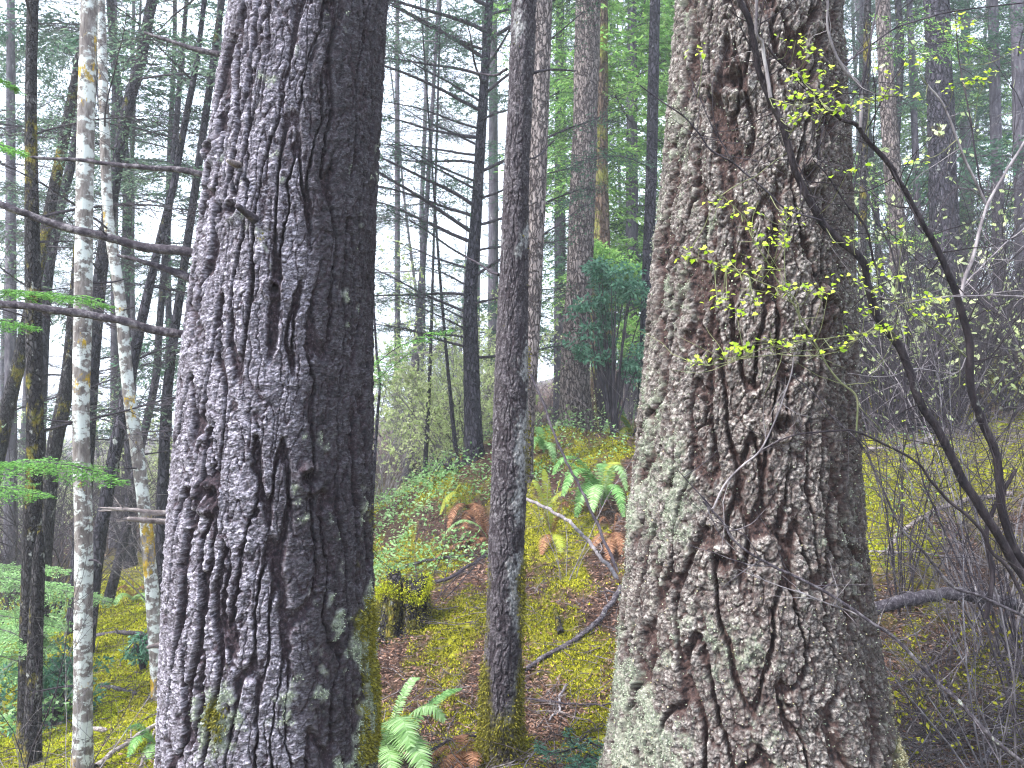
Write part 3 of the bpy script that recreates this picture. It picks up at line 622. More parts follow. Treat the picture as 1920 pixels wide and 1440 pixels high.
def tree_axis(pl, Y, up):
    """pl [(px,py,w)] from top to bottom; returns 3D polyline bottom->top with radii, reaching the ground"""
    a = sorted(pl, key=lambda q: -q[1]); pts = [P(x, y, Y) for x, y, w_ in a]; rr = [w_ / 2 / F * Y * math.cos(math.atan((x - 960) / F)) for x, y, w_ in a]
    zg = float(gz(pts[0][0], pts[0][1])) - .15
    d = (pts[0] - pts[1]) / max(pts[1][2] - pts[0][2], .05)
    if pts[0][2] > zg + .05:
        h = pts[0][2] - zg; pts.insert(0, pts[0] + d * h * .8); pts[0][2] = zg; rr.insert(0, rr[0] * (1.08 + .05 * min(h, 4)))
    d = (pts[-1] - pts[-2]) / (pts[-1][2] - pts[-2][2]); d[2] = 1
    pts.append(pts[-1] + d * up * .5); rr.append(rr[-1] * .8); pts.append(pts[-1] + d * up * .5); rr.append(rr[-1] * .45)
    return np.array(pts), np.array(rr)
def trunk_mesh(pts, rr, sides=18, seed=1, rough=.07, step_=.06, furrow=.0):
    """trunk that follows the points, by height"""
    s = spline(np.concatenate([pts, rr[:, None]], 1)[:, :3], 300); L = np.concatenate([[0], np.cumsum(np.linalg.norm(np.diff(s, axis=0), axis=1))])
    kz = np.interp(np.arange(0, L[-1], step_), L, s[:, 2]); C = np.stack([np.interp(kz, s[:, 2], s[:, 0]), np.interp(kz, s[:, 2], s[:, 1]), kz], 1)
    R = np.interp(kz, pts[:, 2], rr); h0 = kz - kz[0]; R = R * (1 + .35 * np.exp(-h0 / .25))
    V, q = tubes(C[None], R[None], sides); ax = np.repeat(C, sides, 0); dv = V - ax; u = nrm(dv); Rr = np.repeat(R, sides)
    nz = pn(u[:, 0] * 2 + seed, u[:, 1] * 2, V[:, 2] * .8, seed) * 1.0 + .8 * np.abs(pn(u[:, 0] * Rr / .035, u[:, 1] * Rr / .035, V[:, 2] * 4, seed + 1)) + .5 * pn(u[:, 0] * 5, u[:, 1] * 5, V[:, 2] * 9, seed + 2)
    return ax + dv * (1 + rough * nz)[:, None], q
def tree(name, label, pl, Y, mat, crown=None, up=4.0, group=None, cat='tree', sides=None, rough=.08, seed=None, mats=('twig', 'needle'), stubs_n=0, seedc=0):
    """crown: dict(z0,z1,spacing,L0,L1,kinds,pitch) with z in metres above the trunk foot"""
    pts, rr = tree_axis(pl, Y, up); base = pts[0].copy(); seed = seed or int(abs(pts[0, 0] * 97 + Y * 31)) + 1
    root = thing(name, label, cat, base, group)
    wpx = rr.max() * 2 * F / Y / 1.875
    sd = sides or int(np.clip(wpx * 1.2, 8, 48)); mk('trunk', [trunk_mesh(pts, rr, sd, seed, rough, step_=float(np.clip(.004 * Y, .025, .12)))], MT[mat], root, base=base)
    ax = lambda z: np.array([np.interp(z, pts[:, 2], pts[:, 0]), np.interp(z, pts[:, 2], pts[:, 1]), z])
    for c in (crown if isinstance(crown, list) else [crown] if crown else []):
        c = dict(c); z0 = base[2] + c.pop('z0'); z1 = min(base[2] + c.pop('z1'), pts[-1, 2]); m_ = c.pop('mats', mats)
        pr = crown_parts(ax, z0, z1, seed=seed + seedc + 7, **c)
        if pr: mk('crown', pr, [MT[m_[0]], MT[m_[1]]], root, base=base)
    g = np.random.default_rng(seed)
    for k in range(stubs_n):
        z = base[2] + g.uniform(.8, min(4.5, pts[-1, 2] - base[2])); a = ax(z); th = g.uniform(-np.pi, np.pi); r = float(np.interp(z, pts[:, 2], rr))
        d = np.array([math.cos(th), math.sin(th), .1]); l = g.uniform(.08, .35)
        mk('dead_branch', [limb([a + d * r * .6, a + d * (r + l * .5), a + d * (r + l) + [0, 0, g.uniform(-.05, .05)]], .008, .003, n=10, sides=5)], MT['twig'], root, base=base)
    return root, pts, rr

# -- left side
tree('mossy_tree', 'dark slim trunk with ochre moss patches nearest the left picture edge', [(66, -40, 20), (62, 0, 22), (58, 200, 23), (60, 400, 28), (62, 550, 32), (65, 800, 34), (60, 1000, 36), (55, 1200, 38), (48, 1440, 36)], 6.0, 'mosstrunk',
     dict(z0=2.6, z1=9, spacing=.22, L0=1.6, L1=1.8, kinds=['bare'], pitch=(-.2, .5)), up=4, stubs_n=4)
tree('alder', 'straight white lichen blotched alder trunk left of the huge left fir', [(170, -40, 31), (168, 0, 32), (162, 200, 34), (158, 400, 34), (155, 600, 36), (152, 800, 33), (157, 1000, 35), (156, 1200, 36), (155, 1440, 38)], 5.0, 'alder', None, up=4, stubs_n=5, rough=.06)
tree('alder', 'thin curved white alder leaning in behind the huge left fir', [(186, -40, 17), (188, 0, 18), (195, 200, 19), (203, 400, 20), (225, 560, 22), (240, 720, 24), (258, 850, 27), (270, 950, 25), (280, 1050, 25), (290, 1170, 28), (300, 1300, 30)], 6.4, 'alder',
     dict(z0=3.2, z1=9, spacing=.35, L0=1.2, L1=1.4, kinds=['bare'], pitch=(.1, .7)), up=4, stubs_n=4)
tree('leaning_fir', 'dark trunk leaning right, passing behind the tops of both alders', [(300, -60, 18), (285, 0, 20), (262, 120, 22), (240, 200, 22), (218, 320, 24), (205, 400, 24), (190, 500, 26), (178, 620, 28), (165, 800, 30)], 9.5, 'darkbark',
     dict(z0=2.5, z1=13, spacing=.18, L0=2.2, L1=2.4, kinds=['bare', 'bare', 'sparse'], pitch=(-.25, .35), mats=('twig', 'needlegrey')), up=6)
tree('leaning_fir', 'dark leaning trunk seen just right of the leaning alder', [(376, 60, 10), (370, 110, 11), (345, 240, 13), (325, 350, 14), (300, 450, 15), (275, 560, 18), (255, 650, 22), (235, 750, 25), (215, 850, 26), (195, 960, 26), (180, 1060, 27)], 8.5, 'darkbark',
     dict(z0=2.6, z1=11, spacing=.18, L0=1.8, L1=2.0, kinds=['bare', 'sparse'], pitch=(-.25, .35), mats=('twig', 'needlegrey')), up=5)
tree('leaning_fir', 'dark trunk leaning left between the mossy tree and the straight alder', [(150, 200, 16), (140, 280, 18), (115, 380, 20), (95, 480, 22), (85, 560, 24), (78, 700, 26), (70, 900, 28)], 10.5, 'darkbark',
     dict(z0=3, z1=13, spacing=.2, L0=2.2, L1=2.4, kinds=['bare', 'sparse'], pitch=(-.25, .35), mats=('twig', 'needlegrey')), up=7)
tree('fir', 'short dark trunk with pale blotches just left of the straight alder', [(140, 560, 22), (128, 700, 27), (118, 760, 30), (100, 850, 30), (90, 950, 30)], 8.5, 'mosstrunk', None, up=4)
tree('fir', 'thick dark trunk leaning at the very left edge of the picture', [(60, 560, 24), (40, 660, 27), (20, 740, 30), (0, 830, 32), (-20, 950, 32)], 8.8, 'mosstrunk', dict(z0=3, z1=13, spacing=.25, L0=1.8, L1=1.8, kinds=['bare'], pitch=(-.2, .4)), up=6)
tree('young_fir', 'thin dark trunk rising from the hollow right of the leaning alder', [(300, 600, 14), (290, 720, 15), (250, 900, 17), (235, 1000, 18), (205, 1120, 20)], 12, 'darkbark', dict(z0=2, z1=14, spacing=.25, L0=1.6, L1=1.6, kinds=['bare', 'sparse'], pitch=(-.2, .4)), up=7)
tree('young_fir', 'thin plum coloured trunk tucked against the left edge of the huge left fir', [(345, 500, 16), (325, 640, 18), (312, 760, 20), (306, 900, 22), (300, 1110, 24)], 9.5, 'darkbark', dict(z0=2, z1=10, spacing=.25, L0=1.5, L1=1.6, kinds=['bare'], pitch=(-.2, .4)), up=6)
tree('mossy_tree', 'broken mossy snag standing behind the dark trunk at the lower left', [(72, 1070, 26), (66, 1200, 30), (60, 1440, 34)], 5.6, 'mosstrunk', None, up=.3)
# -- middle gap
tree('hemlock', 'pale hazy slim trunk with upswept twigs in the bright gap beside the left fir', [(805, 300, 8), (798, 420, 10), (785, 600, 14), (770, 800, 19), (765, 900, 21)], 16, 'farbark', dict(z0=2.2, z1=13, spacing=.16, L0=2.6, L1=2.4, kinds=['bare', 'sparse', 'sparse'], pitch=(-.2, .3), mats=('paletwig', 'needlegrey')), up=6)
tree('young_tree', 'very thin dark pole leaning left right of the pale hazy trunk', [(815, 380, 4), (822, 480, 5), (835, 640, 6), (853, 830, 8)], 11, 'darkbark', dict(z0=2, z1=9, spacing=.3, L0=.9, L1=.9, kinds=['bare'], pitch=(0, .5)), up=4)
tree('young_tree', 'thin mossy pole between the pale hazy trunk and the branchy fir', [(812, 500, 5), (808, 640, 6), (803, 760, 8), (796, 900, 9)], 12, 'darkbark', dict(z0=2, z1=9, spacing=.3, L0=1.0, L1=.9, kinds=['bare'], pitch=(0, .5)), up=5)
tree('young_tree', 'thin crooked pole close beside the right edge of the left fir', [(700, 560, 4), (706, 660, 5), (712, 720, 5), (705, 820, 6)], 7, 'darkbark', None, up=2)
tree('grey_fir', 'slim straight grey trunk half hidden behind the dark middle tree', [(1022, -60, 34), (1018, 0, 35), (1012, 200, 35), (1006, 400, 32), (998, 600, 30), (985, 800, 32)], 9.0, 'greybark', dict(z0=3.5, z1=10, spacing=.5, L0=.8, L1=1.0, kinds=['bare'], pitch=(-.2, .3)), up=5, rough=.09)
tree('douglas_fir', 'pale grey furrowed trunk rising above the green ferns, centre right', [(1106, -60, 44), (1103, 0, 46), (1095, 300, 46), (1084, 560, 48), (1078, 700, 54), (1080, 790, 60), (1082, 830, 66)], 12.0, 'greybark', dict(z0=2.5, z1=11, spacing=.35, L0=1.4, L1=1.8, kinds=['bare', 'sparse'], pitch=(-.35, .3)), up=6, rough=.11, stubs_n=6)
tree('cedar', 'red brown mossy trunk directly behind the pale grey furrowed trunk', [(1126, -60, 30), (1124, 0, 32), (1122, 300, 36), (1125, 500, 40), (1130, 700, 44), (1135, 800, 48)], 14.0, 'redbark', [dict(z0=3.0, z1=13, spacing=.5, L0=1.6, L1=2.2, kinds=['sparse'], pitch=(-.3, .3), mats=('twig', 'needlelime'))], up=6, rough=.09, stubs_n=4)
tree('slim_fir', 'slim grey trunk just left of the huge right fir', [(1230, -60, 19), (1228, 0, 20), (1222, 300, 21), (1215, 500, 22), (1210, 700, 26)], 11.0, 'darkbark', dict(z0=4.0, z1=11, spacing=.4, L0=1.3, L1=1.6, kinds=['bare', 'sparse'], pitch=(-.3, .3)), up=5)
# the branchy fir whose swooping branches each show against the sky
rt, pts, rr = tree('branchy_fir', 'slim dark fir with long swooping bare branches against the white sky', [(922, -60, 14), (914, 60, 16), (905, 200, 18), (893, 400, 21), (882, 560, 25), (884, 700, 30), (888, 830, 34)], 10.0, 'darkbark', None, up=7, rough=.1)
g = np.random.default_rng(50); _sw = []
for k, (w_, f_, _) in enumerate(TP['swoop']):
    m_ = mk('branch', [(v, f, 0) for v, f in w_] + [(v, f, 1) for v, f in f_], [MT['twig'], MT['needle']], rt); _sw.append(m_)
used = []
for k in range(60):
    z = rr is not None and (EYE + .35 + (k / 60) * 6.8); a = [np.interp(z, pts[:, 2], pts[:, 0]), np.interp(z, pts[:, 2], pts[:, 1]), z]
    o = _sw[k % 5] if k < 5 else _sw[k % 5].copy()
    if k >= 5: COL.objects.link(o)
    o.parent = rt; o.location = Vector(a) - Vector([float(c) for c in pts[0]])
    az = (math.pi + g.uniform(-.75, .75)) if k % 3 else g.uniform(-1.0, 1.0)
    if k % 7 == 3: az = g.uniform(-3.1, 3.1)
    sc = g.uniform(.65, 1.15) * (1.0 if k > 12 else .8); o.scale = (sc,) * 3
    o.rotation_euler = (g.normal(0, .15), g.uniform(-.50, -.05), az)

# -- right side
tree('grey_fir', 'blue grey trunk right of the huge right fir, first of the row behind the thicket', [(1652, -60, 26), (1655, 0, 27), (1665, 200, 31), (1680, 400, 34), (1690, 560, 38), (1695, 700, 40)], 12.0, 'greybark', dict(z0=1.5, z1=10, spacing=.3, L0=1.6, L1=1.8, kinds=['bare', 'sparse'], pitch=(-.3, .3)), up=5)
tree('douglas_fir', 'broad dark trunk in the thicket at the upper right', [(1752, -60, 46), (1755, 0, 47), (1765, 250, 51), (1772, 430, 56), (1782, 600, 62)], 11.0, 'darkbark', dict(z0=1.5, z1=10, spacing=.3, L0=1.6, L1=1.8, kinds=['bare', 'sparse'], pitch=(-.3, .3)), up=5, rough=.12, stubs_n=3)
tree('slim_fir', 'pale slim trunk between the blue grey trunk and the broad dark trunk', [(1702, -60, 11), (1705, 0, 12), (1715, 250, 13), (1722, 450, 15)], 15.0, 'farbark', dict(z0=1.5, z1=10, spacing=.35, L0=1.6, L1=1.8, kinds=['bare', 'sparse'], pitch=(-.3, .3)), up=5)
tree('slim_fir', 'pale straight trunk near the upper right corner', [(1860, -60, 19), (1862, 0, 20), (1866, 200, 22), (1872, 420, 25)], 14.0, 'farbark', dict(z0=1.5, z1=10, spacing=.3, L0=1.6, L1=1.8, kinds=['sparse', 'bare'], pitch=(-.3, .3), mats=('paletwig', 'needlegrey')), up=5)
tree('slim_fir', 'dim trunk touching the right edge behind the thicket', [(1905, -60, 22), (1908, 100, 24), (1915, 400, 28)], 13.0, 'farbark', dict(z0=1.5, z1=10, spacing=.3, L0=1.6, L1=1.8, kinds=['sparse', 'bare'], pitch=(-.3, .3)), up=5)
tree('mossy_tree', 'narrow trunk hung with yellow moss against the right side of the right fir', [(1628, -60, 12), (1626, 60, 13), (1622, 200, 14), (1618, 400, 16), (1616, 600, 18)], 9.0, 'mosstrunk', dict(z0=2.5, z1=8, spacing=.3, L0=1.0, L1=1.2, kinds=['sparse'], pitch=(-.3, .3), mats=('twig', 'needlelime')), up=4)

# -- leafy trees behind (evergreen crowns in the upper middle and upper left)
def leafy(name, label, px, Y, w0, mats, kinds, L, z0, spacing, py0=300, up=5, lean=0, bark='farbark', pitch=(-.35, .2), seedc=0):
    return tree(name, label, [(px + lean, -60, w0 * .7), (px + lean * .4, py0, w0), (px, 650, w0 * 1.15)], Y, bark, dict(z0=z0, z1=30, spacing=spacing, L0=L, L1=L * .8, kinds=kinds, pitch=pitch, mats=mats), up=up, seedc=seedc)
leafy('hemlock', 'bright green leafy crown left of the huge right fir, behind the slim grey trunk', 1185, 17, 22, ('twig', 'needlelime'), ['live'], 3.4, 2.3, .055)
leafy('hemlock', 'dark green crown filling the gap behind the cedar and the grey trunk', 1050, 19, 20, ('twig', 'needle'), ['live', 'sparse'], 2.8, 2.2, .12)
leafy('hemlock', 'blue green crown behind the swooping branches of the branchy fir', 925, 22, 18, ('twig', 'needle'), ['sparse', 'live'], 2.8, 2.5, .3)
leafy('hemlock', 'tall greenish crown behind the right fir, above the teal bush', 1270, 20, 22, ('twig', 'needlelime'), ['live'], 3.4, 1.6, .08)
leafy('hemlock', 'green crown at the upper right behind the blue grey trunk', 1620, 22, 22, ('twig', 'needlegrey'), ['live', 'sparse'], 3.4, 1.0, .2)
leafy('hemlock', 'bright crown between the broad dark trunk and the upper right corner', 1810, 22, 22, ('twig', 'needlelime'), ['live'], 3.4, 1.0, .12)
leafy('hemlock', 'dark lacy crown beside the huge left fir at the top left', 395, 15, 14, ('twig', 'needlegrey'), ['live', 'sparse'], 2.4, 4.0, .26, lean=20)
leafy('hemlock', 'grey green lacy crown behind the two alders', 215, 17, 14, ('twig', 'needlegrey'), ['sparse', 'live', 'bare'], 2.6, 4.0, .26)
leafy('hemlock', 'dark dense crown in the upper left corner', 20, 14, 20, ('twig', 'needle'), ['sparse', 'live', 'bare'], 2.4, 4.5, .2)
leafy('hemlock', 'thin see-through crown in the white gap beside the left fir', 745, 24, 10, ('paletwig', 'needlegrey'), ['sparse', 'bare'], 2.6, 2.5, .3)

# -- far stand: copies of four trees
def proto_far(seed, H, r, mats, kinds, z0, L, spacing, bark):
    g = np.random.default_rng(seed); zz = np.linspace(0, H, 9)
    pts = np.stack([np.cumsum(g.normal(0, .06, 9)), np.cumsum(g.normal(0, .06, 9)), zz], 1); pts[:, :2] -= pts[0, :2]; rr = np.linspace(r, r * .3, 9)
    root = thing('far_tree', 'slim trunk in the crowded far stand beyond the named trees', 'tree', (0, 0, 0), 'trees crowding the far stand')
    mk('trunk', [trunk_mesh(pts, rr, 8, seed, .1, .25)], MT[bark], root)
    ax = lambda z: np.array([np.interp(z, zz, pts[:, 0]), np.interp(z, zz, pts[:, 1]), z])
    mk('crown', crown_parts(ax, z0, H, spacing, L, L * .7, kinds, seed, pitch=(-.3, .3)), [MT[mats[0]], MT[mats[1]]], root)
    return root
PF = [proto_far(1, 19, .10, ('twig', 'needlegrey'), ['sparse', 'bare'], 2.5, 2.6, .16, 'farbark'),
      proto_far(2, 17, .09, ('twig', 'needle'), ['live', 'sparse'], 4.0, 2.6, .16, 'darkbark'),
      proto_far(3, 18, .09, ('paletwig', 'needlegrey'), ['sparse', 'bare', 'bare'], 2.0, 2.4, .15, 'farbark'),
      proto_far(4, 20, .12, ('twig', 'needlelime'), ['live', 'sparse'], 3.5, 3.0, .2, 'farbark'),
      proto_far(6, 16, .07, ('twig', 'needlegrey'), ['bare'], 1.5, 1.8, .16, 'darkbark')]
g = np.random.default_rng(77); spots = []
ZONES = {'L': [(40, 'at the left picture edge'), (110, 'behind the mossy tree'), (185, 'behind the straight alder'), (245, 'between the two alders'), (310, 'behind the leaning alder'), (9999, 'just left of the huge left fir')],
         'M': [(735, 'hard beside the huge left fir'), (775, 'left of the pale hazy trunk'), (815, 'behind the pale hazy trunk'), (860, 'right of the pale hazy trunk'), (910, 'behind the branchy fir'), (9999, 'behind the dark middle tree')],
         'C': [(1040, 'behind the slim grey trunk'), (1100, 'behind the pale grey fir'), (1160, 'behind the red brown cedar'), (1220, 'behind the teal bush'), (9999, 'behind the huge right fir')],
         'R': [(1650, 'hard beside the huge right fir'), (1700, 'behind the blue grey trunk'), (1745, 'left of the broad dark trunk'), (1800, 'behind the broad dark trunk'), (1860, 'right of the broad dark trunk'), (1920, 'near the right picture edge'), (9999, 'at the right picture edge')]}
ORD = ['nearest', 'second nearest', 'third nearest', 'fourth nearest', 'fifth nearest', 'sixth nearest', 'seventh nearest', 'eighth nearest']
placed = []
def name_by_place():
    from collections import defaultdict
    dd = defaultdict(list)
    for o, look, zk, px, Y in placed:
        z = next(t for lim, t in ZONES[zk] if px < lim); dd[(look, z)].append((Y, o))
    for (look, z), l in dd.items():
        l.sort(key=lambda q: q[0])
        for i, (Y, o) in enumerate(l): o['label'] = look + ' ' + z + ('' if len(l) == 1 else ', %s of its kind' % ORD[min(i, 7)])
    placed.clear()
FARLOOK = ['grey far trunk with lacy branches', 'dark far trunk with green boughs', 'pale far trunk with bare branches', 'far trunk with bright green boughs', 'thin dark far pole']
def ok(x, y, d):
    return all((x - a) ** 2 + (y - b) ** 2 > d * d for a, b in spots)
LEFT_LAB = 'slim dark trunk in the crowded stand on the low ground far left'
MID_LAB = 'slim hazy trunk far down the bright central gap'
RIGHT_LAB = 'dim trunk on the hillside behind the right hand thicket'
for (px0, px1, y0, y1, n, dmin, ch, lab, grp) in ((-120, 420, 14, 30, 12, 1.8, (0, 1, 2, 4, 4), LEFT_LAB, 'far trees on the low left ground'),
                                          (690, 940, 24, 50, 4, 2.0, (0, 2, 3), MID_LAB, 'far trees in the central gap'),
                                          (960, 1300, 20, 36, 7, 1.8, (1, 3, 0), 'dark trunk in the wood behind the cedar and pale fir', 'far trees behind the cedar'),
                                          (1560, 2020, 15, 32, 14, 1.8, (0, 1, 3, 2, 4), RIGHT_LAB, 'far trees on the right hillside')):
    k = 0; tries = 0
    while k < n and tries < 4000:
        tries += 1; Y = y0 + (y1 - y0) * g.random() ** 1.2; x = (px0 + (px1 - px0) * g.random() - 960) / F * Y
        if not ok(x, Y, dmin): continue
        spots.append((x, Y)); k += 1; ki = ch[g.integers(len(ch))]; pf = PF[ki]
        sc = g.uniform(.8, 1.15); loc = (x, Y, float(gz(x, Y)) - .1)
        d = dup(pf, loc, g.uniform(0, 6.28), sc, lab, grp); d.rotation_euler = (g.normal(0, .05), g.normal(.03, .05), g.uniform(0, 6.28)); placed.append((d, FARLOOK[ki], {-120: 'L', 690: 'M', 960: 'C', 1560: 'R'}[px0], x / Y * F + 960, Y))
name_by_place()
for p_ in PF:
    for c in list(p_.children): bpy.data.objects.remove(c)
    bpy.data.objects.remove(p_)

# -- bare brush: thickets as individual shrubs
def brush_mesh(name, seed, n, H, spread, r, mat, parent, twn=9, leafmat=None, leafn=0, leafs=.03, base=(0, 0, 0), wob=.09, lean=(0, 0)):
    g = np.random.default_rng(seed); th = g.random(n) * 6.283; p0 = np.stack([np.cos(th), np.sin(th), 0 * th], 1) * .12 * g.random((n, 1))
    d0 = np.stack([np.cos(th) * spread + lean[0], np.sin(th) * spread + lean[1], 1 + 0 * th], 1) + g.normal(0, .1, (n, 3)); L = H * (.5 + .6 * g.random(n))
    A = grow(p0, d0, L, 10, wob, -.25, g); parts = [tubes(A, np.linspace(r, r * .15, 10)[None] * (.5 + .7 * g.random((n, 1))), 5) + (0,)]
    I = np.repeat(np.arange(n), twn); t = g.random(len(I)) * .8 + .18; p, d = along(A, I, t); d2 = d * .8 + g.normal(0, .6, d.shape)
    B = grow(p, d2, L[I] * (.12 + .25 * g.random(len(I))), 6, .16, -.1, g); parts.append(tubes(B, (np.linspace(.3, .09, 6) * r)[None].repeat(len(I), 0), 3) + (0,))
    J = np.repeat(np.arange(len(I)), 3); t = g.random(len(J)) * .8 + .15; p, d = along(B, J, t); d3 = d * .8 + g.normal(0, .6, d.shape)
    Cc = grow(p, d3, .08 + .2 * g.random(len(J)), 4, .18, 0, g); parts.append(tubes(Cc, (np.linspace(.13, .05, 4) * r)[None].repeat(len(J), 0), 3) + (0,))
    o = mk(name, parts, MT[mat], parent, base=None)
    if leafmat and leafn:
        K = g.integers(0, len(J), leafn); p, d = along(Cc, K, g.random(leafn)); dd = d + g.normal(0, .6, d.shape); dd[:, 2] -= .2
        mk('foliage', [leaves(p, dd, leafs * (.6 + .8 * g.random(leafn)), leafs * .55, g=g, flat=.6)], MT[leafmat], parent)
    return o
def shrub(label, px, Y, seed, n=14, H=2.0, spread=.35, r=.009, mat='twig', name='bare_shrub', cat='shrub', group=None, **kw):
    x = (px - 960) / F * Y; root = thing(name, label, cat, (x, Y, float(gz(x, Y)) - .05), group); brush_mesh('stems', seed, n, H, spread, r, mat, root, **kw); return root
BP = []
for k, (m_, lm, ln, H, nn) in enumerate((('twig', None, 0, 2.4, 14), ('paletwig', None, 0, 2.0, 12), ('twig', 'yelbrush', 500, 2.6, 14), ('paletwig', 'yelbrush', 3400, 2.8, 12))):
    r_ = thing('bare_shrub', 'x', 'shrub', (0, 0, 0)); brush_mesh('stems', 900 + k, nn, H, .42, .010, m_, r_, leafmat=lm, leafn=ln, leafs=.05); BP.append(r_)
g = np.random.default_rng(31); SHLOOK = ['dark stemmed leafless shrub', 'pale stemmed leafless shrub', 'dark shrub with few leaves', 'yellow green shrub']
for (px0, px1, y0, y1, n, ch, sc0, sc1, lab, grp) in (
        (-60, 330, 9, 20, 24, (0, 1, 0, 2), .8, 1.5, 'tangled bare shrub in the low thicket among the left trunks', 'bare shrubs in the left thicket'),
        (690, 900, 12, 24, 26, (1, 3, 3, 2), .8, 1.5, 'misty yellow green shrub in the bright central gap', 'shrubs in the central gap'),
        (-59, 400, 15, 27, 16, (3, 3, 2), .9, 1.6, 'yellow green shrub in the left stand', 'bare shrubs in the left thicket'),
        (960, 1200, 13, 22, 12, (0, 1, 2), .7, 1.2, 'bare shrub in the dark wood behind the ferns', 'bare shrubs behind the ferns'),
        (1600, 2000, 8.2, 18, 34, (0, 0, 2, 0), .9, 1.7, 'bare tangled shrub on the dark hillside at the right', 'bare shrubs on the right hillside')):
    for k in range(n):
        Y = y0 + (y1 - y0) * g.random() ** 1.3; x = (px0 + (px1 - px0) * g.random() - 960) / F * Y
        if 170 < (x / Y * F + 960) < 310 and Y < 14: continue
        ki = ch[g.integers(len(ch))]; d = dup(BP[ki], (x, Y, float(gz(x, Y)) - .08), g.uniform(0, 6.28), g.uniform(sc0, sc1), lab, grp)
        placed.append((d, SHLOOK[ki], {-60: 'L', -59: 'L', 690: 'M', 960: 'C', 1600: 'R'}[px0], x / Y * F + 960, Y))
name_by_place()
for p_ in BP:
    for c in list(p_.children): bpy.data.objects.remove(c)
    bpy.data.objects.remove(p_)
shrub('upright thicket of thin stems directly right of the right fir', 1690, 5.6, 61, n=18, H=2.6, spread=.25, r=.006, mat='twig')
shrub('pale twiggy shrub near the right edge behind the two dark stems', 1850, 5.0, 62, n=14, H=3.2, spread=.35, r=.007, mat='paletwig')
shrub('dense dark twiggy shrub in the right hand corner', 1940, 4.6, 63, n=16, H=3.0, spread=.4, r=.007, mat='twig', leafmat='lime', leafn=60, leafs=.03)
shrub('low twiggy shrub on the slope left of the dark middle tree', 800, 6.5, 64, n=9, H=1.5, spread=.6, r=.005, mat='twig')
shrub('low twiggy shrub behind the dark middle tree on its right', 1060, 6.6, 65, n=5, H=1.5, spread=.5, r=.005, mat='paletwig')
shrub('thin grey shrub at the lower left edge in front of the mossy tree', 30, 4.0, 66, n=9, H=1.9, spread=.35, r=.005, mat='twig')
shrub('pale arching twiggy shrub across the foot of the straight alder', 110, 4.3, 67, n=7, H=1.6, spread=.6, r=.004, mat='paletwig')
shrub('mossy tangle of fine stems in the lower right corner', 1760, 4.4, 68, n=14, H=1.1, spread=.9, r=.006, mat='twig', leafmat='moss', leafn=700, leafs=.03)
shrub('sprawling low twigs by the foot of the right fir', 1640, 3.9, 69, n=10, H=.7, spread=1.0, r=.004, mat='paletwig')

# -- teal evergreen bush, mossy bush, and soft hemlock saplings
def bush(name, label, px, py, Y, rx, rz, n, leaf, mat, seed, flat=.5):
    c = P(px, py, Y); g = np.random.default_rng(seed); base = np.array([c[0], c[1], float(gz(c[0], c[1])) - .05]); root = thing(name, label, 'shrub', base)
    m = 26; th = g.random(m) * 6.28; ph = g.random(m) ** .5
    ends = np.stack([np.cos(th) * ph * rx, np.sin(th) * ph * rx * .8, (g.random(m) * 2 - 1) * rz * np.sqrt(1 - ph ** 2 * .7)], 1) + c
    A = np.stack([spline([base, base * .5 + e * .5 + [0, 0, .2], e], 7) for e in ends]); mk('stem', [tubes(A, np.linspace(.016, .004, 7)[None].repeat(m, 0), 5)], MT['twig'], root, base=base)
    nc = 70; cc = ends[g.integers(0, m, nc)] + g.normal(0, 1, (nc, 3)) * [rx * .22, rx * .22, rz * .2]; cr = g.uniform(.10, .42, nc) * rx
    I = g.integers(0, nc, n); o = nrm(g.normal(0, 1, (n, 3))) * (g.random((n, 1)) ** .4) * cr[I][:, None] * [1, 1, .55]; p = cc[I] + o
    d = nrm(o) + g.normal(0, .5, (n, 3)); d[:, 2] -= .35
    mk('foliage', [leaves(p, d, leaf * (.6 + .7 * g.random(n)), leaf * .42, g=g, flat=flat)], MT[mat], root, base=base)
bush('evergreen_bush', 'teal green leafy evergreen bush between the pale fir and the right fir', 1150, 600, 10.5, .5, .85, 5200, .07, 'teal', 1, .25)
bush('evergreen_bush', 'yellow green mossy bush behind the red brown trunk above the teal bush', 1130, 495, 13, .5, .35, 7000, .07, 'needlelime', 2)
bush('evergreen_bush', 'dark green bush at the foot of the straight alder', 95, 1300, 6.4, .32, .34, 2600, .055, 'teal', 4)
bush('evergreen_bush', 'small dark evergreen clump on the yellow moss right of the alder', 268, 1215, 7.6, .16, .12, 900, .05, 'teal', 5)
bush('leafy_bush', 'small bright leafy bush in the bright gap behind the slope crest', 850, 905, 10, .4, .25, 1400, .06, 'softgreen', 6)
